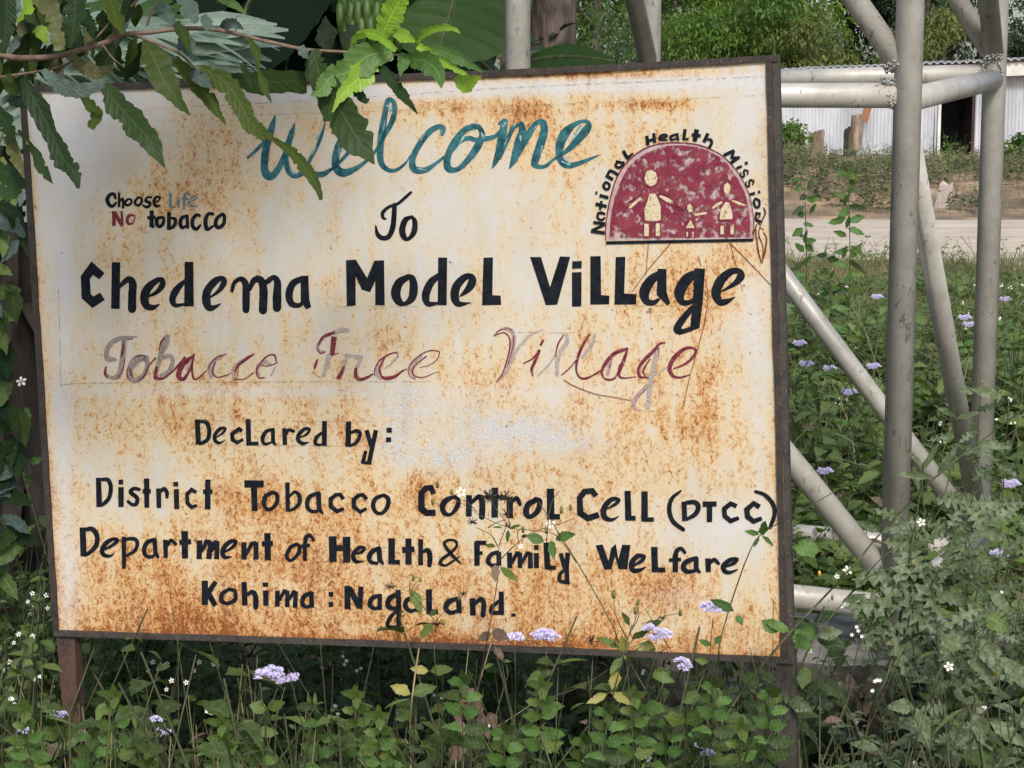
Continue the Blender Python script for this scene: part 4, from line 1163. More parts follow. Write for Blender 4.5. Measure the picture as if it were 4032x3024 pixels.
# ------------------------------------------------------------------ trees
def rsphere(n):
    v = rng.normal(size=(n, 3)); return v/np.linalg.norm(v, axis=1, keepdims=True)
def crown_mesh(name, centers, radii, count, lsize, m, parent, flat=.75, T=None, cluster=5, up=None, tmin=0, droop=.4):
    """leaves in sprays spread through several lumps"""
    T = T or LT_tri[0]; centers = np.array(centers, float); radii = np.array(radii, float)
    w_ = radii**2/np.sum(radii**2); k = rng.choice(len(radii), count//cluster, p=w_)
    rad = rng.random(len(k))**.33
    base = centers[k] + rsphere(len(k))*(radii[k]*rad)[:, None]*np.array([1, 1, flat])
    out = (base-centers[k])/radii[k][:, None]
    pos = np.repeat(base, cluster, 0) + rng.normal(size=(len(k)*cluster, 3))*lsize*.55
    d = np.repeat(out, cluster, 0)*.7 + rng.normal(size=pos.shape)*.6; d[:, 2] -= droop
    upv = rsphere(len(pos))*.5 + np.array([0, 0, 1.0])
    clt = rng.random(len(radii))*.5
    tint = np.clip(np.repeat(rng.random(len(k))*.55 + clt[k], cluster) + rng.normal(size=len(pos))*.12 - .05, 0, 1)
    bt = Batch(); bt.add(inst(T, pos, d, upv, lsize*rng.uniform(.6, 1.3, len(pos)), tint)); return bt.make(name, [m], parent)
def trunk(base, h, r, parent, m=M_bark, lean=(0, 0), limbs=5, name='trunk', cz=None):
    pts = []; n = 9
    for i in range(n): f = i/(n-1); pts.append(Vector((base[0]+lean[0]*f+random.uniform(-.2, .2)*r, base[1]+lean[1]*f+random.uniform(-.2, .2)*r, base[2]+h*f)))
    mb = MB().tube(pts, [r*(1.15-.6*i/(n-1)) for i in range(n)], 12)
    for k in range(limbs):
        i = random.randint(4, n-1); a = random.uniform(0, 6.28); L = h*random.uniform(.3, .55)
        q = pts[i]; e = q + Vector((math.cos(a)*L, math.sin(a)*L, L*random.uniform(.4, .9))); mid = q.lerp(e, .5)+Vector((0, 0, L*.08))
        mb.tube([q, mid, e], [r*.4, r*.25, r*.08], 7)
    return mb.make(name, m, parent, True)
def tree(ov_x, D, h, crowns, count, lsize, m, label, group='trees behind the shed', cat='tree', name='leafy_tree', tr=.16, **kw):
    q = Q(ov_x, 300, D); e = empty(name, (q.x, D, 0), label, cat, group)
    trunk((q.x, D, -.1), h, tr, e)
    crown_mesh('crown', [(q.x+a, D+b_, c) for a, b_, c, _ in crowns], [r for *_, r in crowns], count, lsize, m, e, **kw); return e
def lumps(n, R_, zc, H): return [(random.uniform(-R_, R_), random.uniform(-R_*.6, R_*.6), zc+random.uniform(-H, H), random.uniform(.32, .5)*R_) for _ in range(n)]
far_specs = [ # x, D, h, crown R, zc, H, count, leaf, mat, label
 (1090, 56, 6, 3.0, 4.5, 2.6, 6000, .20, G_farg, 'greyish green tree seen low between the banana leaf and the brown trunk'),
 (1290, 52, 6, 2.6, 4.2, 2.8, 7000, .17, G_farg, 'soft greyish green tree right of the brown trunk'),
 (1450, 58, 6, 2.6, 3.9, 2.4, 7000, .20, G_far, 'mid green tree right of the left tower leg'),
 (1570, 50, 6, 2.3, 3.6, 2.0, 9000, .21, G_farl, 'bright green leafy tree above the left end of the shed roof'),
 (1690, 54, 6, 2.4, 4.4, 2.2, 8000, .20, G_far, 'darker green tree between the bright tree and the front tower leg'),
 (1830, 57, 7, 2.8, 4.2, 2.6, 10000, .20, G_fard, 'dark tree behind the front tower leg'),
 (1990, 53, 8, 2.7, 4.4, 2.8, 13000, .15, G_fard, 'dark fine leaved tree above the shed doorway'),
 (2120, 55, 7, 1.7, 5.6, 2.2, 6000, .15, G_farg, 'thin crowned grey green tree at the right edge')]
for x, D, h, RR, zc, H, ct, ls, m, lab in far_specs:
    tree(x, D, h, lumps(11, RR, zc, H), ct, ls, m, lab)
for x, D, zc, RR, ct, m, lab in ((1600, 47.5, 2.4, 1.5, 5000, G_far, 'rounded green shrub behind the left part of the shed roof'), (1760, 47.3, 2.5, 1.0, 3500, G_fary, 'yellowish shrub behind the roof beside the front tower leg'), (1500, 48, 2.2, 1.6, 4500, G_farl, 'fresh green shrub behind the roof near the left tower leg'),
                             (2015, 47.6, 2.4, 1.0, 3200, G_fary, 'olive yellow shrub behind the roof left of the doorway'), (1690, 48.2, 2.3, 1.2, 4000, G_farg, 'grey green shrub behind the roof right of the board'), (2196, 47.8, 2.3, .55, 1500, G_fard, 'small dark shrub above the roof at the right edge'), (1330, 48, 2.0, 1.8, 5000, G_farg, 'grey green shrub low behind the top edge of the board'), (1180, 46, 1.9, 1.8, 5000, G_far, 'green shrub low behind the board top')):
    q = Q(x, 300, D); e = empty('shrub', (q.x, D, 0), lab, 'shrub', 'shrubs behind the shed'); trunk((q.x, D, 0), zc, .05, e, name='stem', limbs=3)
    crown_mesh('foliage', [(q.x+a, D+b_, c) for a, b_, c, _ in lumps(8, RR, zc, RR*.8)], [RR*.55]*8, ct, .13, m, e)
# bushes by the shed
for x, y, D, RR, ct, m, lab in ((1708, 305, 38.5, .42, 1600, G_far, 'round dark green leafy bush beside the split stump at the shed'), (2196, 340, 33, .55, 2600, G_far, 'broad leafy bush against the right part of the shed wall'), (2235, 330, 33.6, .5, 1500, G_farl, 'lighter leafy bush at the right edge by the shed')):
    q = Q(x, y, D); e = empty('bush', (q.x, D, gz(q.x, D)), lab, 'bush', 'bushes in front of the shed'); mb = MB().tube([(q.x, D, gz(q.x, D)), (q.x+.03, D, q.z)], [.03, .01], 6); mb.make('stem', M_stemb, e)
    crown_mesh('foliage', [(q.x+random.uniform(-.5, .5)*RR, D+random.uniform(-.3, .3)*RR, q.z+random.uniform(-.6, .5)*RR) for _ in range(8)], [RR*.6]*8, ct, .10, m, e, T=LT_small[0])
# near brown trunk behind the board
e = empty('brown_trunked_tree', (Q(1193, 60, 12).x, 12, -.2), 'tall tree with furrowed brown bark standing behind the board', 'tree')
q = Q(1193, 60, 12); V = []; seg = 40; rows = 60
for r in range(rows+1):
    for k in range(seg):
        a = 2*math.pi*k/seg; z = -.3+6.8*r/rows; rad = .118*(1.25-.3*r/rows)*(1+.09*mnoise.noise(Vector((math.cos(a)*3.5, math.sin(a)*3.5, z*1.1)))+.05*mnoise.noise(Vector((math.cos(a)*9, math.sin(a)*9, z*2.2))))
        V.append((q.x+rad*math.cos(a), 12+rad*math.sin(a), z))
mesh('trunk', V, [(r*seg+k, r*seg+(k+1) % seg, (r+1)*seg+(k+1) % seg, (r+1)*seg+k) for r in range(rows) for k in range(seg)], M_bark, e, True)
crown_mesh('crown', [(q.x+random.uniform(-1.6, 1.6), 12+random.uniform(-1.4, 1.4), random.uniform(6.8, 8.4)) for _ in range(9)], [.9]*9, 5000, .13, G_far, e)

# ------------------------------------------------------------------ banana plants
def banana_leaf(pts, m, parent, name='leaf', tears=0.25, fold=.18, rows=34, tint=.5):
    """pts: (world Vector, half width) along the midrib"""
    A = crom([(*p, w_) for p, w_ in pts], 12); n = len(A); V = []; U = []; Fc = []
    for i in range(n):
        c = Vector(A[i][:3]); tg = (Vector(A[min(i+1, n-1)][:3])-Vector(A[max(i-1, 0)][:3])).normalized()
        side = tg.cross(Vector((0, -.75, .65))).normalized(); nor = side.cross(tg).normalized(); wd = max(.004, A[i][3])
        for u in (-1, -.6, -.25, 0, .25, .6, 1):
            V.append(c + side*u*wd + nor*(fold*abs(u)*wd - .1*wd*u*u + .03*wd*math.sin(i*1.9+u*2)) + Vector((0, 0, -.22*wd*u*u))); U.append((u, i/(n-1)))
    for i in range(n-1):
        for k in range(6):
            if k in (0, 5) and random.random() < tears: continue
            if k in (1, 4) and random.random() < tears*.3: continue
            Fc.append((i*7+k, i*7+k+1, (i+1)*7+k+1, (i+1)*7+k))
    o = mesh(name, V, Fc, m, parent, True, {'tint': [tint]*len(V)}, np.array(U))
    MB().tube([A[i][:3] for i in range(0, n, 3)], [.014*(1-.8*i/n) for i in range(0, n, 3)], 6).make('midrib', M_stem, o, True)
    return o
def pseudostem(x, y, h, r, parent, m=M_pseudo, z0=-.3):
    mb = MB(); pts = [Vector((x+random.uniform(-.01, .01), y, z0+(h-z0)*i/8)) for i in range(9)]
    mb.tube(pts, [r*(1.15-.45*i/8) for i in range(9)], 14); return mb.make('stem', m, parent, True)
def ragged(x, y, z0, z1, r, parent, n=36):
    mb = MB()
    for i in range(n):
        a = random.uniform(0, 6.28); z = random.uniform(z0, z1); L = random.uniform(.15, .5); w_ = random.uniform(.015, .05); rr_ = r*random.uniform(1, 1.25)
        d = Vector((math.cos(a), math.sin(a), 0)); s = Vector((-d.y, d.x, 0)); p0 = Vector((x, y, z))+d*rr_; V = []
        for j in range(5):
            f = j/4; q_ = p0 + d*(.10*math.sin(f*2.5)+random.uniform(-.01, .02)) + Vector((0, 0, -L*f)); V += [q_-s*w_*(1-.6*f), q_+s*w_*(1-.6*f)+d*.01]
        mb.add(V, [(2*j, 2*j+1, 2*j+3, 2*j+2) for j in range(4)])
    return mb.make('dry_sheath', M_dry, parent)
# plant 1: behind the board, centre left, with a bunch
x1 = Q(700, 100, 7.6).x
e = empty('banana_plant', (x1, 7.6, -.3), 'dark banana plant with a green bunch behind the top of the board', 'banana plant', 'banana plants behind the board')
pseudostem(x1, 7.6, 2.9, .10, e, M_dry); ragged(x1, 7.6, .3, 2.7, .11, e, 30)
banana_leaf([(Q(905, -420, 7.9), .05), (Q(1040, -230, 7.7), .25), (Q(995, -60, 7.4), .275), (Q(962, 60, 7.25), .23), (Q(935, 148, 7.15), .01)], G_ban, e, tears=.0, tint=.8)['label'] = 'broad hanging green leaf above the board'
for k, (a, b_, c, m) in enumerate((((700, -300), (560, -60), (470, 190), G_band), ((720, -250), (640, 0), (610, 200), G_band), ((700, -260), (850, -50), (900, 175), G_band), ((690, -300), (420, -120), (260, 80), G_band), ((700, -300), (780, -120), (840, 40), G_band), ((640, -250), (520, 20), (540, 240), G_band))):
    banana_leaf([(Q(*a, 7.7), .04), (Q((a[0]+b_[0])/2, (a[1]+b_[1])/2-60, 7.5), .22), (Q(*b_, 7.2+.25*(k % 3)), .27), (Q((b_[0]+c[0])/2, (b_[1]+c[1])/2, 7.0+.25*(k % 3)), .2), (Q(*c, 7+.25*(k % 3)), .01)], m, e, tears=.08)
def bunch(e):
    for r in range(4):
        for k in range(7):
            x_ = 738 + k*19 + (r % 2)*9; y_ = -75 + r*36 + abs(k-3)*3
            p0 = Q(x_, y_, 7.05-.06*math.sin(k*.5)-.01*r)
            MB().tube([p0+Vector((0, .01, .02)), p0+Vector((random.uniform(-.008, .008), -.03, -.02)), p0+Vector((0, -.035, -.07)), p0+Vector((0, -.02, -.105)), p0+Vector((0, -.012, -.12))], [.008, .0155, .0165, .012, .005], 8).make('banana', M_banana, e, True)
bunch(e)
MB().tube([Q(785, -120, 7.15), Q(785, 20, 7.12), Q(790, 70, 7.1)], [.025, .022, .012], 8).make('bunch_stalk', M_dry, e, True)
# plant 2: leaf sweeping right behind the left tower leg
x2 = Q(1080, 200, 8.6).x
e = empty('banana_plant', (x2, 8.6, -.3), 'smaller banana plant whose leaf sweeps right behind the left tower leg', 'banana plant', 'banana plants behind the board')
pseudostem(x2, 8.6, 1.35, .06, e)
banana_leaf([(Q(1085, 170, 8.6), .04), (Q(1150, 132, 8.4), .06), (Q(1235, 122, 8.3), .08), (Q(1330, 132, 8.2), .01)], G_ban, e, tears=0, tint=.55, fold=.3)
banana_leaf([(Q(1085, 170, 8.6), .04), (Q(1140, 118, 8.9), .07), (Q(1180, 118, 9.1), .06), (Q(1240, 160, 9.2), .01)], G_ban, e, tears=0, tint=.2)
banana_leaf([(Q(1075, 170, 8.6), .03), (Q(1010, 120, 8.5), .10), (Q(950, 190, 8.4), .01)], G_ban, e, tears=.05, tint=.3)
# plant 3: left edge, dry dark stem and pale drooping leaves
x3 = Q(28, 800, 6.2).x
e = empty('banana_plant', (x3, 6.2, -.35), 'banana plant with dry dark shaggy stem at the left edge beside the board', 'banana plant', 'banana plants behind the board')
pseudostem(x3, 6.2, 2.3, .105, e, M_dry, -.4); ragged(x3, 6.2, 0, 1.7, .11, e, 60)
x3b = Q(75, 700, 6.6).x; o = MB().tube([(x3b, 6.6, -.4), (x3b, 6.6, .6), (x3b+.01, 6.6, 1.5)], [.09, .075, .06], 12).make('sucker_stem', M_pseudo, e, True)
for k, (a, b_, c, m, w_) in enumerate((((20, -150), (160, 40), (330, 175), G_banp, .20), ((20, -150), (60, 100), (-10, 330), G_banp, .16), ((30, -120), (210, -20), (400, 130), G_banp, .13), ((10, 60), (120, 110), (200, 260), G_banp, .14), ((0, 100), (90, 220), (60, 480), G_banp, .11), ((30, -150), (280, 10), (440, 140), G_ban, .12), ((0, 0), (-40, 300), (-60, 600), G_ban, .16), ((10, 0), (60, 350), (40, 560), G_band, .14), ((60, -100), (300, 60), (420, 200), G_ban, .13))):
    dd = 6.0+.12*(k % 4); banana_leaf([(Q(*a, 6.2), .03), (Q((a[0]+b_[0])/2+10, (a[1]+b_[1])/2-30, dd), w_*.8), (Q(*b_, dd-.1), w_), (Q((b_[0]+c[0])/2+14, (b_[1]+c[1])/2-10, dd-.15), w_*.7), (Q(*c, dd-.2), .01)], m, e, tears=.38)
# thin dry strips
def strips(e):
    bt = Batch(); n = 170; pos = []; dr = []
    for _ in range(n):
        q_ = Q(random.uniform(60, 400), random.uniform(40, 170), random.uniform(5.2, 5.7)); pos.append(q_); dr.append((random.uniform(.4, 1.2), random.uniform(-.2, .2), random.uniform(-.5, .25)))
    bt.add(inst(LT_lin[0], np.array(pos), np.array(dr), rsphere(n)+np.array([0, -1, .8]), rng.uniform(.12, .34, n), rng.random(n), rng.uniform(.5, 1.1, n))); o = bt.make('torn_leaf_strip', [G_banp], e); o['kind'] = 'stuff'
strips(e)
# dense dark trees, added as a backdrop to darken the left background
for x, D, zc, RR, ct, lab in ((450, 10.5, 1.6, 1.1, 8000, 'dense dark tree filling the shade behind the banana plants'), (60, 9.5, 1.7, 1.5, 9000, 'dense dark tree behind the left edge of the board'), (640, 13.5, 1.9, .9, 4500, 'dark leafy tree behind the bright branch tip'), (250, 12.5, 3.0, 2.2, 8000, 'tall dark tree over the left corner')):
    q = Q(x, 300, D); e = empty('dark_backdrop_tree', (q.x, D, -.3), lab, 'tree', 'dark backdrop trees on the left'); trunk((q.x, D, -.3), zc+.8, .10, e, limbs=6)
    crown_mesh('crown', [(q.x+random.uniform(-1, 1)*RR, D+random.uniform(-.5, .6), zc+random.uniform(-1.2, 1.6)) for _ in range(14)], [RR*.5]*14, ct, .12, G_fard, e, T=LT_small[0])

# ------------------------------------------------------------------ undergrowth that nobody could count
def field(name, label, cat, boxes, density_fn=None, mats=None, kinds=None):
    pass
def weeds(bt, n, xr, yr, hmin, hmax, leaf, Ts, mi, nodes=(4, 8), spread=.25, skip=None, stem_mi=0, bias=None, pair=True, wide=None):
    y = rng.uniform(yr[0], yr[1], n); x = rng.uniform(0, 1, n)
    x = (xr[0](y) if callable(xr[0]) else xr[0]) + x*((xr[1](y) if callable(xr[1]) else xr[1]) - (xr[0](y) if callable(xr[0]) else xr[0]))
    if skip is not None: k = ~skip(x, y); x, y = x[k], y[k]; n = len(x)
    h = rng.uniform(hmin, hmax, n)*(bias(x, y) if bias else 1); z = gz(x, y)
    lean = rng.normal(size=(n, 2))*spread; base = np.stack([x, y, z], 1); vec = np.stack([lean[:, 0]*h, lean[:, 1]*h, h], 1)
    bt.add(stems(base, vec, .0022+.003*h, rng.random(n)), stem_mi)
    for _ in range(nodes[1]):
        f = rng.uniform(.25, 1.02, n); az = rng.uniform(0, 6.283, n)
        for sgn in ((0, math.pi) if pair else (0,)):
            pos = base + vec*f[:, None]; el = rng.uniform(-.3, .75, n)
            el = el; d = np.stack([np.cos(az+sgn)*np.cos(el), np.sin(az+sgn)*np.cos(el), np.sin(el)], 1)
            pos = pos + d*leaf*.15
            T = Ts[rng.integers(len(Ts))]; up = np.stack([rng.normal(size=n)*.35, rng.normal(size=n)*.35-.25, np.ones(n)], 1)
            bt.add(inst(T, pos, d, up, leaf*(.4+1.1*rng.random(n)**1.6)*(1.15-.5*f), np.clip(rng.normal(.45, .22, n)+.25*(f-.6), 0, 1)), mi)
def insign(x, y):     # the board's own plane, kept free
    yy = 4.0 - x*(-.2773)*-1; return (np.abs(y-(4.0-.2773*x)) < .07) & (x > -1.15) & (x < .7)
MATS = [M_stem, G_weed, G_weedl, G_dusty, G_dead, G_grass, M_straw]
wL = lambda y: -.30*y; wR = lambda y: .30*y
bt = Batch()
clear = lambda x, y: (np.abs(x-A0.x) < .12) & (y > 5.1) & (y < 5.5)
front = lambda x, y: (y > 3.95-.2773*x) | insign(x, y)
TV = LT_ser + [leaf_template(9, .42, .14, .1, .55, .4, twist=.5), leaf_template(9, .5, .1, .3, .3, .3, twist=-.4)]
clump = lambda x, y: .74+.16*np.sin(x*9+y*5)+.16*np.sin(x*4.3-y*7+2)
weeds(bt, 560, (wL, wR), (2.95, 3.85), .50, .82, .078, TV, 1, (4, 6), .3, front, bias=lambda x, y: clump(x, y)+.12)
weeds(bt, 330, (wL, wR), (3.3, 3.9), .35, .7, .05, LT_lobe+LT_small, 1, (4, 6), .35, front)
weeds(bt, 130, (wL, wR), (3.0, 3.7), .55, .86, .06, TV, 2, (4, 5), .3, front, bias=lambda x, y: clump(x, y)+.1)
weeds(bt, 120, (wL, wR), (3.0, 3.7), .5, .8, .09, LT_lin, 2, (4, 5), .4, front)
weeds(bt, 480, (wL, lambda y: .13*y), (4.3, 6.2), .35, .66, .08, TV, 1, (4, 5), .3, insign)
weeds(bt, 260, (-1.6, -1.02), (3.6, 6.0), .45, .80, .055, LT_small, 2, (4, 5), .3, insign)
weeds(bt, 170, (wL, wR), (3.0, 4.0), .4, .75, .055, LT_small, 4, (3, 3), .35, front, pair=False)
bt.add(stems(*(lambda n: (np.stack([rng.uniform(-1.1, 1.1, n), rng.uniform(3.2, 3.75, n), np.full(n, -.35)], 1), np.stack([rng.normal(size=n)*.28, rng.normal(size=n)*.1, rng.uniform(.5, .85, n)], 1), np.full(n, .0018), rng.random(n)))(150)), 0)
tag(bt.make('undergrowth', MATS), 'dense dark green leafy weeds around the foot of the board', 'undergrowth', kind='stuff')
bt = Batch()      # right foreground, dusty
HOL = lambda x, y: (x < .72) | ((x/y < .205) & (np.sin(x*37+y*91) > -.35))
LOW = lambda x, y: .62+.38*sstep(.20, .235, x/y)
weeds(bt, 330, (lambda y: .155*y, lambda y: .32*y), (3.9, 5.25), .34, .66, .075, LT_ser, 3, (4, 6), .22, HOL, bias=LOW)
weeds(bt, 200, (lambda y: .155*y, lambda y: .32*y), (3.9, 5.25), .30, .6, .07, LT_ser, 1, (4, 5), .22, HOL, bias=LOW)
weeds(bt, 110, (lambda y: .155*y, lambda y: .32*y), (3.9, 5.2), .34, .68, .085, LT_lobe, 3, (4, 5), .22, HOL, bias=LOW)
weeds(bt, 100, (lambda y: .155*y, lambda y: .32*y), (3.9, 5.2), .3, .6, .06, LT_small, 4, (3, 4), .3, HOL, pair=False)
tag(bt.make('undergrowth', MATS), 'dusty grey green weeds and dead leaves in the lower right corner', 'undergrowth', kind='stuff')
bt = Batch()      # behind the tower
B_ = lambda x, y: (1-.78*sstep(8.5, 13.5, y))*(.75+.35*np.sin(x*3+y*2.3)*np.sin(y*1.7))
xl, xr_ = (lambda y: .10*y), (lambda y: .31*y)
C2 = lambda x, y: B_(x, y)*(.62+.5*(np.sin(x*2.7+y*1.9)*np.sin(y*2.3-x)+.5))
weeds(bt, 1300, (xl, xr_), (7.25, 15.5), .35, .62, .085, LT_small, 1, (5, 6), .3, bias=C2)
weeds(bt, 500, (xl, xr_), (7.25, 14.5), .35, .66, .07, LT_lobe, 2, (5, 6), .3, bias=C2)
weeds(bt, 620, (xl, xr_), (7.25, 15.0), .3, .7, .08, LT_small, 2, (5, 5), .3, bias=C2)
weeds(bt, 160, (xl, xr_), (7.3, 11), .45, .85, .12, LT_ser, 2, (4, 5), .25, bias=C2)
weeds(bt, 260, (xl, xr_), (7.3, 9.8), .4, .75, .14, LT_ser, 1, (3, 4), .25, bias=C2)
weeds(bt, 500, (lambda y: -.3*y, lambda y: .12*y), (6.5, 14), .35, .62, .09, LT_small, 1, (5, 5), .25)
weeds(bt, 420, (xl, xr_), (7.25, 14), .35, .75, .06, LT_lin, 3, (5, 6), .35, bias=C2)
weeds(bt, 160, (xl, xr_), (7.25, 12), .45, .85, .05, LT_small, 4, (3, 4), .35, bias=B_, pair=False)
weeds(bt, 260, (xl, xr_), (12.5, 17.2), .10, .26, .05, LT_small, 1, (4, 4), .4)
n = 800; y = rng.uniform(7.25, 13.5, n); x = .1*y+rng.random(n)*.21*y; pos = np.stack([x, y, gz(x, y)+rng.uniform(0, .25, n)*(1-.6*sstep(9, 13, y))], 1)
bt.add(inst(LT_grass[1], pos, np.stack([rng.normal(size=n)*.5, rng.normal(size=n)*.4, np.ones(n)], 1), rsphere(n), rng.uniform(.25, .5, n), rng.random(n), np.full(n, .5)), 5)
weeds(bt, 330, (lambda y: .11*y, lambda y: .31*y), (6.1, 7.25), .18, .40, .09, LT_ser, 1, (4, 5), .35)
weeds(bt, 90, (lambda y: .11*y, lambda y: .31*y), (6.1, 7.25), .2, .42, .07, LT_small, 4, (3, 3), .35, pair=False)
tag(bt.make('undergrowth', [M_stem, G_weedl, G_sun, G_dusty, G_dead, G_grass, M_straw]), 'sunlit green weeds between the tower and the dirt road', 'undergrowth', kind='stuff')
def grass(n, xr, yr, L, mi, T=LT_grass, mats=MATS):
    bt = Batch(); y = rng.uniform(*yr, n); x = xr[0]*y + rng.random(n)*(xr[1]-xr[0])*y; pos = np.stack([x, y, gz(x, y)], 1)
    d = np.stack([rng.normal(size=n)*.35, rng.normal(size=n)*.35, np.ones(n)], 1)
    for T_ in T: k = rng.random(n) < .5; bt.add(inst(T_, pos[k], d[k], rsphere(k.sum()), L*rng.uniform(.5, 1.2, k.sum()), rng.random(k.sum()), np.full(k.sum(), 1.6)), mi)
    return bt
tag(grass(22000, (.08, .32), (12.0, 17.2), .09, 5).make('grass', MATS), 'short dry green grass along the near edge of the road', 'grass', kind='stuff')
bt = grass(3000, (.08, .32), (23.6, 36), .14, 5)
gap = lambda x, y: (np.sin(x*2.1+y*.7)+np.sin(x*.9-y*1.3+1)+.6*np.sin(x*5.2+y*3)) < -.5
weeds(bt, 2600, (lambda y: .10*y, lambda y: .32*y), (23.9, 37), .12, .42, .065, LT_small+LT_lin, 0, (5, 6), .35, gap, stem_mi=0)
weeds(bt, 1000, (lambda y: .10*y, lambda y: .32*y), (23.9, 31), .10, .36, .07, LT_small, 1, (5, 6), .35, gap, stem_mi=0)
tag(bt.make('bank_scrub', [G_scrub, G_weed, G_weedl, G_dusty, G_dead, G_scrub, M_straw]), 'dry brown green scrub on the bank beyond the road', 'scrub', kind='stuff')
bt = Batch(); weeds(bt, 150, (lambda y: .10*y, lambda y: .32*y), (24.5, 40), .2, .6, .09, LT_lin, 1, (5, 6), .25, stem_mi=1)
tag(bt.make('bank_scrub', [G_scrub, G_far, G_far]), 'greener tufts in front of the tin shed', 'scrub', kind='stuff')
# tiny white blossoms
bt = Batch(); T5 = leaf_template(2, .7, 0, .1, .1, .6)
pos = []
for (n, x0, x1, y0, y1, z0, z1) in ((80, .12, .30, 7.3, 12, .25, .6), (12, -.275, -.235, 3.7, 5.2, .3, .75), (25, -.2, .1, 3.9, 4.6, .35, .6), (14, .17, .27, 4.0, 5.0, .35, .8)):
    y = rng.uniform(y0, y1, n); x = (x0+rng.random(n)*(x1-x0))*y; pos.append(np.stack([x, y, gz(x, y)+rng.uniform(z0, z1, n)*np.where(y > 8, .8, 1)], 1))
pos = np.vstack(pos); k = rng.integers(2, 5, len(pos)); pos = np.repeat(pos, k, 0)+rng.normal(size=(k.sum(), 3))*.006
for q_ in range(5): bt.add(inst(T5, pos, np.stack([np.cos(q_*1.257)+pos[:, 0]*0, pos[:, 0]*0-.35, np.sin(q_*1.257)+pos[:, 0]*0], 1), np.tile([0, -1., .3], (len(pos), 1)), np.full(len(pos), .0055), rng.random(len(pos))), 0)
tag(bt.make('small_white_blossom', [M_pw]), 'tiny white blossoms scattered through the weeds', 'blossoms', kind='stuff')
# long grass stalks low left
bt = Batch(); n = 34; x = rng.uniform(-.82, -.42, n); y = rng.uniform(3.3, 4.0, n); vec = np.stack([rng.normal(size=n)*.10, rng.normal(size=n)*.1, rng.uniform(.5, .82, n)], 1)
bt.add(stems(np.stack([x, y, gz(x, y)], 1), vec, np.full(n, .0022), rng.random(n)), 0)
k = 150; x = rng.uniform(-1.3, 1.3, k); y = rng.uniform(3.0, 3.7, k); bt.add(inst(LT_grass[1], np.stack([x, y, gz(x, y)+.2], 1), np.stack([rng.normal(size=k)*.4, rng.normal(size=k)*.3, np.ones(k)], 1), rsphere(k), rng.uniform(.25, .42, k), rng.random(k), np.full(k, .35)), 1)
tag(bt.make('dry_grass', [M_straw, G_weedl]), 'straw coloured grass stalks among the weeds below the board', 'grass', kind='stuff')

# ------------------------------------------------------------------ flower parts
def head_lilac(c, r, parent, n=11, name='flower_head'):
    bt = Batch(); pos = []; d = []; r = r*1.15
    for _ in range(n):
        o = Vector(rsphere(1)[0])*r*.95; o.z = abs(o.z)*.75
        k = 46; dv = rsphere(k); dv[:, 2] = np.abs(dv[:, 2])*.8+dv[:, 2]*.2; pos.append(np.tile(np.array(c+o), (k, 1)) + dv*r*.08); d.append(dv)
    pos = np.vstack(pos); d = np.vstack(d); bt.add(inst(leaf_template(2, .30, 0, .1, .1, .6), pos, d, rsphere(len(pos)), np.full(len(pos), r*.5), rng.random(len(pos))))
    return bt.make(name, [M_lil], parent)
def head_seed(c, r, parent):
    mb = MB()
    for _ in range(22):
        v = Vector(rsphere(1)[0]); v.z = v.z*.8+.2; mb.tube([c, c+v*r], [r*.075, r*.045], 4, False)
    mb.tube([c-Vector((0, 0, r*.2)), c+Vector((0, 0, r*.1))], [r*.16, r*.12], 6); return mb.make('seed_head', M_seed, parent)
def head_bud(c, r, parent, m=None):
    return MB().tube([c-Vector((0, 0, r)), c, c+Vector((0, 0, r*.7))], [r*.35, r*.5, r*.3], 7).make('bud', m or M_bud, parent, True)
def head_white(c, r, parent, n=5):
    mb = MB(); tilt = Vector((random.uniform(-.3, .3), -.8, .5)).normalized(); u = tilt.orthogonal().normalized(); v = tilt.cross(u)
    for k in range(n):
        a = 2*math.pi*k/n+.3; d = u*math.cos(a)+v*math.sin(a); s = u*-math.sin(a)+v*math.cos(a)
        mb.add([c+d*r*.15, c+d*r*.6+s*r*.3+tilt*r*.05, c+d*r+s*r*.14, c+d*r-s*r*.14, c+d*r*.6-s*r*.3+tilt*r*.05], [(0, 1, 2, 3, 4)])
    o = mb.make('flower', M_pw, parent); MB().tube([c-tilt*r*.1, c+tilt*r*.22], [r*.28, r*.22], 8).make('flower_centre', M_yel, o); return o
LKIND = {'d': G_weed, 'l': G_weedl, 's': G_dusty, 'b': G_dead, 'y': G_yell, 'm': G_mid}
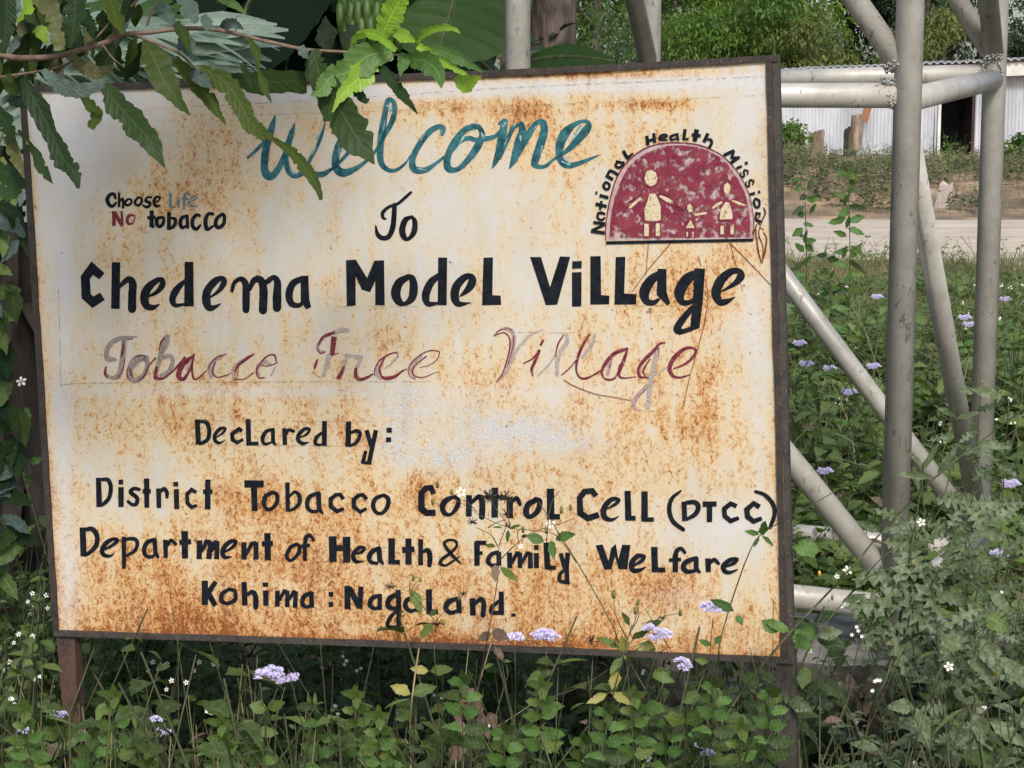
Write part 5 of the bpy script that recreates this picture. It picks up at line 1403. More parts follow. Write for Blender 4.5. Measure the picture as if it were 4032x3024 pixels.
def plant(name, label, cat, D, stemsL, leaves, heads, group=None, sr=3.2, sm=None):
    """wild plant: stems = lists of overview pixels, leaves = (x, y, angle deg, length, width, kind), heads = (x, y, kind, size)"""
    x0, y0_ = stemsL[0][0][:2]; b0 = Q(x0, y0_, D); e = empty(name, (b0.x, D, gz(b0.x, D)), label, cat, group)
    n = 0
    for L in stemsL:
        pts = crom([(x, y, 0) for x, y in L], 4) if len(L) > 2 else np.array([(x, y, 0) for x, y in L], float)
        C = [Q(p_[0], p_[1], D+.03*math.sin(i*.7+n)) for i, p_ in enumerate(pts)]
        if n == 0: C = [Vector((C[0].x-.02, D, gz(C[0].x, D)))] + C
        r0 = sr*(1 if n == 0 else .62)/4300*D/1.0*.5; MB().tube(C, [r0*(1-.5*i/len(C)) for i in range(len(C))], 6).make('stem', sm or M_stem, e, True); n += 1
    for x, y, an, ln, wd, kd in leaves:
        a = R(an); dx, dy = math.cos(a)*ln*K, -math.sin(a)*ln*K; s0 = (x*K, y*K); wp = wd*K
        sag = random.uniform(.02, .12)*ln*K
        pts = [(s0[0], s0[1], wp*.1), (s0[0]+dx*.3, s0[1]+dy*.3, wp*.95), (s0[0]+dx*.65, s0[1]+dy*.65+sag*.5, wp*.8), (s0[0]+dx, s0[1]+dy+sag, 1.5)]
        dd = random.uniform(-.03, .03); lobed = kd == 'M'
        leafpx('leaf', pts, (D, D+dd-.02), G_dusty if lobed else LKIND[kd], e, serr=.08, lob=lobed, fold=random.uniform(.05, .3), twist=random.uniform(-.5, .5))
    for x, y, kd, sz in heads:
        c = Q(x, y, D-.005); r = sz/4300*D
        {'L': lambda: head_lilac(c, r, e), 'S': lambda: head_seed(c, r, e), 'B': lambda: head_bud(c, r, e), 'W': lambda: head_white(c, r, e), 'Y': lambda: head_bud(c, r, e, M_yel)}[kd]()
    return e
GB = 'beggarticks in front of the board'
plant('beggarticks', 'tall slanting beggarticks stem crossing the words Control and Family with dark seed heads', 'wild plant', 3.62,
  [[(1400, 1500), (1340, 1395), (1320, 1345), (1250, 1220), (1180, 1110), (1165, 1085)], [(1165, 1085), (1085, 1140-3), (1015, 1105), (985, 1087)], [(1100, 1147), (1097, 1120), (1096, 1085)], [(1098, 1140), (1075, 1110), (1058, 1075)], [(1168, 1230-140), (1150, 1078), (1090, 1137)]][:1] +
  [[(1170, 1093), (1140, 1150-85), (1095, 1150)], ][:0] +
  [[(1245, 1215), (1205, 1160), (1170, 1150-2), (1100, 1140), (1040, 1115), (1015, 1098), (985, 1080)], [(1100, 1140), (1090, 1125), (1058, 1078)], [(1102, 1140), (1099, 1120), (1097, 1085)], [(1180, 1175), (1190, 1090), (1210, 1060)], [(1030, 1105), (1010, 1085), (1000, 1080)]],
  [(1175, 1170, 160, 42, 24, 'm'), (1190, 1168, -80, 40, 20, 'm'), (1200, 1165, 20, 46, 24, 'm'), (1100, 1143, 25, 28, 8, 'm'), (1098, 1145, -95, 26, 10, 'm'), (1085, 1140, 170, 22, 5, 'm')],
  [(1058, 1075, 'S', 20), (1092, 1077, 'S', 19), (945, 1045, 'B', 9), (990, 1035, 'Y', 7), (975, 1062, 'B', 7), (996, 1063, 'W', 12), (1190, 1132, 'W', 11), (1213, 1100, 'B', 9), (1232, 1095, 'B', 8), (935, 1083, 'B', 8), (1125, 1180, 'W', 6)], GB, 3.6)
plant('beggarticks', 'branching beggarticks plant over the end of the word Nagaland', 'wild plant', 3.66,
  [[(1020, 1560), (1045, 1420), (1060, 1340), (1075, 1250), (1078, 1180)], [(1075, 1215), (1110, 1180), (1150, 1150), (1200, 1135), (1240, 1120)], [(1075, 1180), (1060, 1155), (1030, 1140)], [(1078, 1178), (1085, 1160), (1098, 1125)], [(1055, 1140), (1070, 1130), (1094, 1122)], [(1120, 1170), (1118, 1150), (1130, 1140)]],
  [(1070, 1180, 170, 24, 10, 'l'), (1080, 1225, -35, 48, 18, 'l'), (1125, 1160, 15, 20, 8, 'd'), (1070, 1220, -90, 34, 20, 'b'), (1060, 1370, 200, 30, 22, 'b'), (1063, 1365, -20, 40, 30, 'b'), (1070, 1395, -60, 34, 18, 'b')],
  [(1020, 1128, 'S', 13), (1094, 1110, 'S', 15), (1130, 1143, 'B', 8), (1180, 1145, 'B', 8), (1098, 1135, 'S', 8)], GB, 4, M_stemb)
plant('beggarticks', 'beggarticks with dark star seed heads left of the word Nagaland', 'wild plant', 3.68,
  [[(955, 1620), (945, 1500), (938, 1400), (942, 1345)], [(942, 1345), (905, 1300), (880, 1275)], [(885, 1280), (885, 1260), (893, 1250)], [(886, 1278), (900, 1258), (908, 1252)], [(942, 1340), (975, 1305), (995, 1290)]],
  [(890, 1275, -65, 50, 24, 'l'), (935, 1345, -130, 42, 22, 'l'), (930, 1330, 50, 20, 14, 'd')],
  [(945, 1350, 'S', 15), (843, 1268, 'S', 14), (893, 1248, 'B', 7), (908, 1250, 'B', 7), (888, 1278, 'B', 8), (992, 1290, 'B', 8), (1000, 1283, 'S', 10), (958, 1343, 'B', 8)], GB, 3, M_stemb)
plant('beggarticks', 'yellowing bushy beggarticks at the bottom edge of the board below the word Welfare', 'wild plant', 3.58,
  [[(1300, 1620), (1320, 1520), (1345, 1420), (1365, 1350)], [(1350, 1400), (1400, 1350), (1440, 1330), (1470, 1325)], [(1355, 1380), (1330, 1330), (1326, 1290)], [(1345, 1420), (1400, 1385), (1430, 1340)], [(1360, 1370), (1372, 1340), (1380, 1310)], [(1365, 1360), (1380, 1330), (1372, 1300)], [(1340, 1430), (1260, 1480), (1180, 1510)]],
  [(1350, 1410, 100, 40, 26, 'y'), (1345, 1420, 230, 44, 20, 'l'), (1365, 1380, 30, 44, 16, 'l'), (1390, 1365, 60, 36, 14, 'l'), (1340, 1400, 150, 60, 18, 'l'), (1400, 1350, 20, 34, 16, 'l'), (1385, 1390, -20, 34, 24, 'l'), (1370, 1400, 10, 46, 20, 'y'), (1360, 1350, 120, 34, 14, 'l'), (1335, 1450, 250, 40, 26, 'y'), (1310, 1500, 200, 46, 20, 'y'), (1320, 1495, -30, 54, 20, 'y')],
  [(1277, 1385, 'S', 15), (1326, 1282, 'B', 11), (1378, 1300, 'B', 8), (1372, 1318, 'B', 9), (1470, 1322, 'B', 9), (1430, 1335, 'S', 10), (1350, 1420, 'B', 6), (1325, 1390, 'S', 12)], GB, 4)
plant('slanting_weed', 'long thin green stem slanting up over the bracket DTCC', 'wild plant', 3.5,
  [[(1520, 1640), (1550, 1440), (1555, 1390), (1580, 1300), (1620, 1190), (1650, 1150), (1720, 1110), (1780, 1075), (1850, 1035)]],
  [(1645, 1155, 75, 34, 22, 'm'), (1640, 1155, 160, 34, 14, 'm'), (1648, 1158, -40, 30, 10, 'm'), (1640, 1160, 240, 24, 8, 'm'), (1585, 1320, 150, 60, 22, 'm'), (1590, 1330, -50, 24, 16, 'm')], [], None, 3.8)
# lilac ageratum
GA = 'lilac floss flowers'
ager = [((1085, 1600), (1078, 1500), (1080, 1400), [(1182, 1380)], 'lilac floss flower head at the bottom edge of the board under the final stop')]
def ageratum(base, top, hd, label, D=3.55, lv=None, extra=()):
    x, y = top; bx, by = base
    st = [[(bx, by), ((bx+x)/2+random.uniform(-8, 8), (by+y)/2), (x, y+6)]] + list(extra)
    lvs = lv if lv is not None else [(bx+(x-bx)*f, by+(y-by)*f, random.choice((20, 160, -10, 190))+random.uniform(-20, 20), random.uniform(34, 52), random.uniform(24, 34), random.choice('lmd')) for f in (.2, .45, .45, .7, .72)]
    return plant('floss_flower', label, 'flower', D, st, lvs, [(a, c, 'L', s) for a, c, s in hd], GA, 3.2)
ageratum((1165, 1640), (1180, 1395), [(1168, 1378, 16), (1192, 1382, 15), (1180, 1372, 14)], 'lilac flower head with dark centre at the lower board edge below the full stop', extra=[[(1180, 1400), (1150, 1385), (1118, 1382)]])
ageratum((1110, 1600), (1112, 1395), [(1113, 1384, 15)], 'single fading lilac flower head left of the one below the full stop', lv=[])
ageratum((1370, 1640), (1425, 1385), [(1405, 1368, 17), (1436, 1378, 17), (1412, 1382, 12)], 'pale lilac double flower head at the board edge below the word Welfare', extra=[[(1420, 1410), (1440, 1400), (1438, 1385)]])
ageratum((1500, 1640), (1540, 1330), [(1530, 1318, 15), (1552, 1322, 14), (1541, 1310, 12)], 'lilac flower head standing in front of the board near its right leg', lv=[(1545, 1392, 60, 24, 16, 'm'), (1535, 1395, 150, 30, 14, 'm'), (1530, 1430, 170, 30, 16, 'l'), (1520, 1480, -20, 44, 26, 'l'), (1512, 1500, 200, 40, 30, 'l')])
ageratum((1480, 1640), (1478, 1450), [(1472, 1436, 14), (1480, 1446, 12)], 'small lilac flower head just under the bottom bar left of the right leg', lv=[(1480, 1560, 160, 50, 34, 'l'), (1480, 1560, 20, 50, 34, 'l')])
ageratum((1530, 1659), (1524, 1620), [(1520, 1612, 14), (1526, 1632, 13)], 'lilac flower head low beside the right leg near the bottom of the photo')
ageratum((520, 1659), (600, 1480), [(572, 1464, 17), (590, 1458, 17), (602, 1472, 15)], 'big lilac flower head below the left part of the board', D=3.7, extra=[[(590, 1495), (615, 1478), (635, 1470)]])
ageratum((640, 1600), (635, 1480), [(635, 1468, 12)], 'small lilac flower head right of the big one below the board', D=3.72, lv=[(640, 1530, 10, 44, 24, 'd')])
ageratum((300, 1659), (352, 1600), [(355, 1588, 13), (350, 1580, 9)], 'lilac flower head low on the left with a white one above', D=3.7)
ageratum((310, 1659), (336, 1566), [(335, 1560, 11)], 'whitish flower head above the low lilac one on the left', D=3.72, lv=[])
ageratum((130, 1659), (130, 1560), [(127, 1548, 13)], 'lilac flower head beside the left leg', D=3.8, lv=[(130, 1590, 160, 50, 36, 'l'), (130, 1590, 25, 46, 34, 'l'), (128, 1620, 200, 50, 36, 'l')])
ageratum((60, 1659), (56, 1590), [(52, 1582, 11)], 'small lilac flower head in the lower left corner', D=3.7)
# lilac flowers beyond the tower, copies of one
lf = plant('floss_flower', 'lilac flower head among the weeds beyond the slanting brace', 'flower', 7.6, [[(1835, 960), (1832, 900), (1832, 862)]], [(1833, 910, 20, 26, 16, 'm'), (1833, 915, 165, 26, 16, 'm')], [(1828, 852, 'L', 10), (1838, 850, 'L', 9)], GA, 2)
spots = [(1790, 860-60, 8.2, 'lilac flower head just left of the slanting brace'), (1893, 645, 9.5, 'lilac flower head in the upper weeds beside the front tower leg'), (1780, 1022, 7.2, 'lilac flower head above the lower slanting brace'), (2082, 690, 8.8, 'lilac flower head between the inclined brace and the right rear leg'), (2092, 705, 8.9, 'second lilac flower head touching the right rear leg'), (1740, 790, 8.0, 'faded lilac flower head near the board edge above the middle of the brace'),
         (1885, 795, 8.1, 'lilac flower head above the crossing of brace and front tower leg'), (2150, 1205, 5.6, 'pale lilac flower head right of the rear leg foot'), (2180, 1050, 6.0, 'lilac flower head at the right edge beside the rear leg'), (2060, 880, 7.4, 'pinkish lilac flower head behind the inclined brace'), (1725, 745, 8.4, 'white lilac flower head at the board edge'), (2170, 650, 10.0, 'lilac flower head at the right edge in the upper weeds')]
def copy_tree(o, loc, label):
    c = o.copy(); COL.objects.link(c); c.location = loc; c['label'] = label
    for ch in o.children:
        d = ch.copy(); COL.objects.link(d); d.parent = c
        for g in ch.children:
            h_ = g.copy(); COL.objects.link(h_); h_.parent = d
    return c
hb = Q(1832, 851, 7.6) - lf.location
for x, y, D, lab in spots:
    q = Q(x, y, D); copy_tree(lf, q - hb, lab)
# white flowered galinsoga low left
wf = plant('white_weed', 'thin weed with one white flower beside the left bar of the board', 'wild plant', 4.9, [[(95, 1250), (75, 1180), (60, 1050), (52, 930), (45, 830)], [(60, 1040), (80, 1010), (90, 985)]], [(60, 1000, 165, 40, 18, 'm'), (62, 1000, 20, 34, 16, 'm'), (75, 1040, 150, 30, 14, 'm'), (55, 880, -70, 30, 16, 'm'), (85, 1120, -30, 34, 22, 'd')], [(46, 824, 'W', 12)], None, 2.4)
ws = plant('white_weed', 'white flowered weed left of the lower board corner', 'wild plant', 4.6, [[(60, 1450), (66, 1350), (70, 1290)], [(66, 1350), (90, 1310), (100, 1290)]], [(66, 1360, 160, 26, 14, 'l'), (66, 1370, 20, 26, 14, 'l')], [(70, 1282, 'W', 6), (100, 1286, 'W', 6), (60, 1300, 'W', 5)], 'white flowered weeds', 2)
hb = Q(70, 1282, 4.6) - ws.location
for x, y, D, lab in ((40, 1370, 4.5, 'white flowered weed at the left edge below the dry banana stem'), (75, 1310, 4.9, 'small white flowered weed close to the corner of the board'), (20, 1430, 4.4, 'white flowered weed in the left corner beside the yellow leaf'), (370, 1470, 4.3, 'white flowered weed below the board between leg and big lilac head'), (430, 1430, 4.4, 'white flowered weed close under the bottom bar left of centre'), (330, 1430, 4.5, 'white flowered weed right of the left leg'), (2050, 790, 7.8, 'white flowered weed behind the inclined brace'), (2120, 560, 11, 'white flowered weed on the grass by the road'), (1810, 860, 7.6, 'white flowered weed under the slanting brace')):
    copy_tree(ws, Q(x, y, D)-hb, lab)

# right foreground plants
plant('slanting_weed', 'thick green stem rising from the lower board corner to the right edge', 'wild plant', 3.75,
  [[(1560, 1560), (1618, 1473), (1703, 1371), (1780, 1290), (1855, 1209), (1902, 1152), (2019, 1032), (2110, 960), (2230, 870)]],
  [(1705, 1365, 150, 60, 24, 'm'), (1680, 1365, 140, 46, 34, 'm'), (1712, 1375, -30, 50, 36, 'm'), (1720, 1360, -60, 46, 34, 'm'), (2019, 1032, 170, 90, 18, 's'), (2025, 1030, 60, 90, 22, 's'), (2110, 955, 100, 60, 18, 's'), (2115, 960, 0, 70, 18, 's'), (1902, 1150, 150, 60, 20, 's'), (1905, 1150, 20, 70, 22, 's')], [], None, 6)
plant('slanting_weed', 'dark slender stem with small white flowers left of the silvery mugwort', 'wild plant', 3.85,
  [[(1640, 1640), (1696, 1517), (1764, 1375), (1850, 1270), (1900, 1210), (1960, 1165)], [(1820, 1300), (1870, 1250), (1930, 1225), (1990, 1200)]],
  [(1764, 1375, 160, 50, 30, 'm'), (1766, 1372, 10, 56, 30, 's'), (1700, 1510, -20, 60, 34, 's'), (1692, 1515, 150, 60, 32, 'l'), (1740, 1440, -100, 46, 34, 'd'), (1850, 1270, 60, 50, 20, 's'), (1770, 1190, 170, 60, 40, 'm'), (1820, 1300, 20, 54, 20, 's')],
  [(1831, 1232, 'W', 11), (1770, 1238, 'Y', 8), (1808, 1245, 'W', 6), (1990, 1128, 'W', 10), (1798, 1290, 'B', 7), (1972, 1215, 'B', 8)], None, 4)
mug = []
for (x, y, L) in ((1960, 1130, 70), (1970, 1180, 90), (1955, 1240, 110), (1940, 1300, 120), (1925, 1360, 110), (1990, 1260, 90), (2040, 1230, 100), (2060, 1160, 90), (2090, 1090, 80)):
    for an in (170+random.uniform(-25, 25), 10+random.uniform(-30, 25), -60+random.uniform(-30, 30), -120+random.uniform(-30, 30)): mug.append((x+random.uniform(-6, 6), y+random.uniform(-6, 6), an, L*random.uniform(.7, 1.15), L*random.uniform(.34, .52), 'M'))
plant('mugwort', 'bushy silver green mugwort with lobed leaves in front of the front tower leg', 'wild plant', 4.35, [[(1860, 1659), (1882, 1534), (1920, 1449), (1950, 1300), (1970, 1180), (1985, 1080), (1995, 1000)], [(1930, 1400), (2000, 1290), (2060, 1160), (2110, 1060)], [(1975, 1170), (2030, 1100), (2060, 980), (2065, 900)]],
  mug + [(1985, 1060, 100, 70, 14, 's'), (1990, 1020, 60, 80, 14, 's'), (1995, 1010, 130, 60, 12, 's'), (2065, 905, 20, 60, 14, 's'), (2065, 900, 150, 50, 14, 's'), (2060, 960, -10, 80, 20, 'M'), (2062, 940, 190, 60, 18, 'M')], [], None, 7)
plant('mugwort', 'leafy mugwort spray at the right edge above the rear leg foot', 'wild plant', 4.5, [[(2120, 1659), (2140, 1450), (2160, 1200), (2170, 1000), (2180, 860)], [(2150, 1300), (2190, 1200), (2230, 1130)]],
  [(2165-5*i % 20, 860+i*46, (160, 20, 200, -20)[i % 4]+random.uniform(-15, 15), random.uniform(50, 80), random.uniform(18, 32), 'M' if i % 2 else 's') for i in range(13)], [(2155, 1200, 'L', 12)], None, 5)
plant('mugwort', 'upright mugwort spire between the inclined brace and the rear leg', 'wild plant', 4.7, [[(2050, 1659), (2080, 1400), (2095, 1150), (2110, 950), (2120, 830)]],
  [(2098+random.uniform(-8, 12)+(1-i/15)*10, 850+i*38, (160, 25, 205, -25, 120, 50)[i % 6]+random.uniform(-15, 15), (45+i*4)*random.uniform(.8, 1.2), (14+i*1.6)*random.uniform(.8, 1.3), 'M' if i % 3 else 's') for i in range(18)], [(2075, 900, 'B', 5), (2120, 825, 'B', 5)], None, 4)
plant('mugwort', 'leaning mugwort spray crossing the lower right edge of the photo', 'wild plant', 4.2, [[(2010, 1659), (2070, 1500), (2130, 1350), (2190, 1180), (2225, 1040)]],
  [(2020+i*13, 1600-i*36, (150, 10, 190, -30, 110, 40)[i % 6]+random.uniform(-15, 15), random.uniform(60, 100), random.uniform(26, 44), 'M' if i % 3 else 's') for i in range(15)], [], None, 5)
plant('nettle_weed', 'dusty large leaved weed in the lower right corner', 'wild plant', 4.0, [[(1960, 1659), (1990, 1560), (2040, 1430), (2110, 1370), (2212, 1300)], [(2000, 1540), (2090, 1440), (2160, 1350)], [(1930, 1580), (1990, 1520)]],
  [(1980, 1530, -70, 90, 34, 's'), (1975, 1530, 170, 60, 34, 's'), (2010, 1500, 40, 60, 30, 's'), (2090, 1430, -10, 90, 40, 's'), (2120, 1380, -60, 90, 44, 's'), (2080, 1400, 150, 60, 40, 's'), (2130, 1330, -30, 60, 50, 'l'), (2160, 1420, -40, 110, 36, 's'), (2050, 1580, -20, 90, 50, 's'), (2100, 1540, -60, 90, 40, 's'), (1900, 1620, 160, 70, 24, 's'), (2140, 1560, -30, 90, 36, 's')],
  [(1748+0, 1405, 'W', 8), (2050, 1440, 'W', 11), (2145, 1430, 'Y', 9), (2148, 1452, 'Y', 8)], None, 4)
o = plant('withered_weed', 'brown withered plant with curled dead leaves in front of the plinth', 'wild plant', 4.9, [[(1850, 1659), (1870, 1560), (1900, 1480), (1925, 1420)], [(1870, 1560), (1860, 1500), (1855, 1440)]],
  [(1900+random.uniform(-50, 40), 1480+random.uniform(-30, 130), random.uniform(230, 320), random.uniform(40, 75), random.uniform(20, 34), 'b') for _ in range(16)], [], None, 5, M_stemb)
# dry brown stem cluster under the board
plant('withered_weed', 'brown dried stems with curled leaves under the middle of the board', 'wild plant', 3.75, [[(985, 1640), (1010, 1560), (1040, 1460), (1060, 1390)], [(985, 1640), (1000, 1520), (1010, 1420), (1015, 1390)], [(990, 1620), (1090, 1560), (1180, 1500)]],
  [(1010+random.uniform(-30, 50), 1500+random.uniform(-30, 120), random.uniform(230, 310), random.uniform(30, 55), random.uniform(16, 26), 'b') for _ in range(12)] + [(925, 1450, 170, 40, 20, 'y'), (930, 1450, 10, 50, 24, 'l')], [], None, 4, M_straw)
plant('tall_stalk', 'pale tan single stalk with yellowing leaves under the board left of centre', 'wild plant', 3.7, [[(888, 1659), (886, 1560), (895, 1470), (905, 1400)]], [(886, 1500, 150, 50, 26, 'y'), (888, 1500, 20, 60, 30, 'l'), (890, 1540, 200, 40, 24, 'l')], [], None, 6, M_straw)
# tall leafy weeds beyond the tower by the road
def tallweed(x, y0_, y1, D, label, w_=60):
    n = 26; L = []
    for i in range(n):
        f = i/(n-1); yy = y0_+(y1-y0_)*f + random.uniform(-8, 8); an = random.choice((150, 30, 200, -20, 170, 5))+random.uniform(-25, 25)
        L.append((x+random.uniform(-5, 5), yy, an, w_*(1-.5*f)*random.uniform(.45, 1.1), w_*.20*random.uniform(.7, 1.5), random.choice('mmld')))
        if i % 4 == 0: L.append((x+random.uniform(-12, 12), yy, random.uniform(60, 120), w_*.5, w_*.16, 'm'))
    plant('tall_weed', label, 'wild plant', D, [[(x, y0_+40), (x+4, (y0_+y1)/2), (x, y1)]], L, [], 'tall green weeds by the road', 3)
tallweed(1738, 740, 395, 9.5, 'tall bright green weed nearest the board edge by the road'); tallweed(1832, 720, 372, 9.8, 'tall bright green weed halfway between board edge and front tower leg', 66); tallweed(1790, 760, 560, 9.2, 'shorter bright green weed between the two tall ones', 50)
tallweed(2110-65, 360, 300, 26, 'small pale weed in front of the shed doorway', 16)

# foreground copies of leafy weeds
def weedproto(name, label, kinds, nn=5, lsz=62):
    L = []; 
    for i in range(nn):
        yy = 1500+i*34; base = 0 if i % 2 else 35
        for an in (170-base*.5, 10+base*.5): L.append((1106, yy, an+random.uniform(-18, 18), lsz*(.55+.45*i/nn)*random.uniform(.8, 1.1), lsz*.6*(.55+.45*i/nn), random.choice(kinds)))
    L.append((1106, 1495, 95, 26, 16, kinds[0])); L.append((1106, 1500, -80, 30, 22, kinds[0]))
    return plant(name, label, 'wild plant', 3.3, [[(1106, 1700), (1104, 1600), (1106, 1495)]], L, [], 'leafy weeds in front of the board', 3.4)
w1 = weedproto('leafy_weed', 'leafy weed low in front of the board, fourth from the left leg', 'lm'); w2 = weedproto('leafy_weed', 'leafy dark weed low in front of the board centre', 'dm', 5, 70)
pos = [(60, 1530, 'leafy weed in the lower left corner beside the lilac flower'), (200, 1590, 'leafy weed right of the left leg at the bottom'), (480, 1560, 'pale leafy weed left of the big lilac flower stem'), (690, 1560, 'leafy weed right of the big lilac flower head'), (770, 1500, 'leafy weed under the board left of the tan stalk'), (1090, 1580, 'leafy weed in front of the withered stems'), (1170, 1480, 'leafy weed under the lilac head below the full stop'), (1260, 1600, 'leafy weed at the bottom below the yellowing beggarticks'),
       (1370, 1500, 'leafy weed below the word Welfare'), (1440, 1560, 'leafy weed left of the small lilac head'), (1600, 1570, 'leafy weed left of the right leg'), (1660, 1500, 'leafy weed just left of the right leg top'), (250, 1500, 'leafy weed between left leg and straw grass'), (560, 1610, 'leafy weed at the bottom below the big lilac flower'), (850, 1600, 'leafy weed at the bottom left of the tan stalk'), (1000, 1470, 'leafy weed close under the bottom bar at the centre'), (330, 1650, 'leafy weed at the very bottom left of centre'), (1540, 1480, 'leafy weed under the bottom bar right of centre')]
for i, (x, y, lab) in enumerate(pos):
    s = (w1, w2)[i % 2]; D = 3.35+.06*(i % 5); hb = Q(1106, 1495, 3.3)-s.location; copy_tree(s, Q(x, y, D)-hb, lab)
q0 = Q(820, 1545, 3.35)-(Q(1106, 1495, 3.3)-w1.location); w1.location = q0; w2.location = Q(1310, 1535, 3.4)-(Q(1106, 1495, 3.3)-w2.location)
w1['label'] = 'light leafy weed left of the tan stalk in front of the board'; w2['label'] = 'dark leafy weed right of the withered stems below the board'

# ------------------------------------------------------------------ leafy branch hanging over the top left
br = empty('leafy_branch', P(-150, 215, 3.55), 'brown branch with long serrated leaves hanging over the top left of the board', 'branch')
def twig(pts, D, r0, r1):
    A = crom(pts, 6); n = len(A); MB().tube([P(a[0], a[1], D+a[2]) for a in A], [(r0+(r1-r0)*i/(n-1)) for i in range(n)], 8).make('twig', M_twig, br, True)
D = 3.55
twig([(-160, 214, 0), (0, 217, 0), (72, 229, 0), (202, 224, 0), (289, 205, 0), (434, 161, 0), (482, 137, 0), (579, 128, 0), (723, 113, 0), (844, 116, 0), (963, 141, 0), (1071, 168, 0), (1207, 195, 0), (1364, 205, 0), (1500, 215, 0), (1581, 217, 0)], D, .0062, .0022)
twig([(-100, 318, .1), (0, 304, .1), (159, 280, .08), (260, 255, .05), (300, 215, 0)], D, .003, .002)
twig([(-100, 490, .1), (0, 511, .1), (87, 535, .05), (110, 570, .0)], D, .0032, .0018)
twig([(530, 137, 0), (640, 180, -.02), (714, 217, -.03), (771, 270, -.03), (830, 300, -.03)], D, .003, .0014)
twig([(434, 161, 0), (480, 70, 0), (540, 0, 0), (580, -60, 0)], D, .003, .002); twig([(579, 100, .02), (600, 40, .02), (640, -30, .02)], D, .002, .0012)
twig([(350, 180, 0), (430, 90, 0), (440, 40, 0)], D, .0022, .001); twig([(930, 130, 0), (925, 90, 0), (935, 60, 0)], D, .0016, .001); twig([(400, 170, 0), (445, 230, -.02), (490, 265, -.03)], D, .0018, .001)
z = lambda L, k=.48216: [(a*k, b_*k, c*k) for a, b_, c in L]
LV = [
 (z([(180,640,60),(300,860,170),(420,1100,130),(500,1280,165),(600,1400,120),(640,1540,30)]), G_dark, 3.5),
 (z([(150,1060,20),(240,1180,50),(300,1270,75),(350,1390,90),(435,1500,6)]), G_dark, 3.55),
 (z([(850,690,80),(960,860,190),(1100,1010,200),(1220,1150,170),(1350,1375,5)]), G_dark, 3.42),
 (z([(640,740,50),(740,860,90),(790,930,95),(735,1050,70)]), G_olive, 3.5),
 (z([(350,570,50),(480,690,140),(640,740,120),(850,690,60)]), G_glauc, 3.46),
 (z([(1170,330,40),(1260,480,220),(1330,640,210),(1450,820,110),(1550,940,10)]), G_olive, 3.48),
 (z([(1430,470,50),(1530,600,120),(1680,780,125),(1780,920,70),(1845,1020,5)]), G_olive, 3.52),
 ([(791,265,25),(878,318,78),(940,400,76),(975,470,66),(1020,520,60),(1075,541,26)], G_olive, 3.46),
 ([(1070,541,16),(1150,600,40),(1200,660,50),(1245,725,36),(1265,788,14)], G_olive, 3.44),
 ([(1235,195,40),(1255,290,100),(1330,420,135),(1400,540,135),(1475,648,4)], G_dark, 3.5),
 ([(1495,255,30),(1549,325,50),(1592,380,40),(1646,450,4)], G_dark, 3.5),
 ([(1370,320,40),(1410,370,42),(1451,401,24)], G_dark, 3.54),
 ([(900,310,40),(1017,325,85),(1207,320,90)], G_dark, 3.6),
 ([(974,146,10),(1011,206,36),(1017,271,10),(1039,336,36),(1068,404,4)], G_olive, 3.44),
 ([(1288,195,30),(1283,130,85),(1283,62,4)], G_glauc, 3.56), ([(1375,195,30),(1380,141,80),(1408,92,4)], G_glauc, 3.58),
 ([(29,-20,75),(24,96,66),(14,212,22)], G_dark, 3.4), ([(170,-20,90),(215,90,62),(235,200,44)], G_brown, 3.46), ([(300,-30,90),(292,90,76),(275,190,8)], G_dark, 3.44),
 ([(430,-20,60),(455,60,62),(485,135,16)], G_olive, 3.5), ([(330,40,30),(355,95,50),(365,150,10)], G_dark, 3.55), ([(715,-20,60),(750,45,66),(775,90,20)], G_glauc, 3.52),
 ([(860,-5,30),(916,14,32),(975,62,3)], G_mid, 3.5), ([(30,535,36),(58,607,56),(92,695,10)], G_brown, 3.6), ([(-20,655,50),(40,695,90),(110,735,26)], G_dark, 3.65),
 ([(270,215,30),(330,265,60),(390,285,50),(450,260,10)], G_brown, 3.5), ([(20,300,40),(60,340,70),(100,300,30)], G_olive, 3.6), ([(40,380,40),(70,400,60),(110,420,10)], G_dark, 3.6),
 ([(800,60,24),(815,90,46),(822,120,24)], G_glauc, 3.5), ([(870,110,20),(910,92,48),(960,115,6)], G_glauc, 3.53), ([(1185,180,20),(1195,205,46),(1215,230,6)], G_glauc, 3.53),
 ([(620,20,40),(660,60,60),(690,110,10)], G_glauc, 3.6), ([(700,170,40),(735,180,70),(745,220,20)], G_glauc, 3.5), ([(690,90,30),(720,130,46),(745,200,14)], G_olive, 3.47), ([(750,280,30),(785,305,60),(835,345,12)], G_glauc, 3.5),
 ([(955,255,20),(975,300,30),(990,345,10)], G_dark, 3.5), ([(520,-30,40),(500,40,55),(480,110,10)], G_dark, 3.55), ([(100,-30,40),(110,40,40),(60,90,6)], G_new, 3.6), ([(90,60,10),(120,75,30),(160,100,6)], G_olive, 3.55),
 ([(140,110,40),(165,130,50),(185,170,20)], G_new, 3.62), ([(240,90,30),(265,140,40),(270,190,6)], G_olive, 3.5),
 ([(-30,420,50),(20,480,70),(60,560,10)], G_dark, 3.62), ([(-20,740,50),(40,760,60),(85,745,20)], G_mid, 3.7), ([(-20,860,60),(40,880,70),(100,930,20)], G_glauc, 3.8), ([(-10,800,30),(60,860,60),(110,1010,8)], G_dark, 3.8)]
for pts, m, d in LV: leafpx('leaf', pts, (d+.03, d-.05), m, br, serr=.06, chew=True, fold=random.uniform(.1, .3), twist=random.uniform(-.35, .35), curl=random.uniform(0, .15))
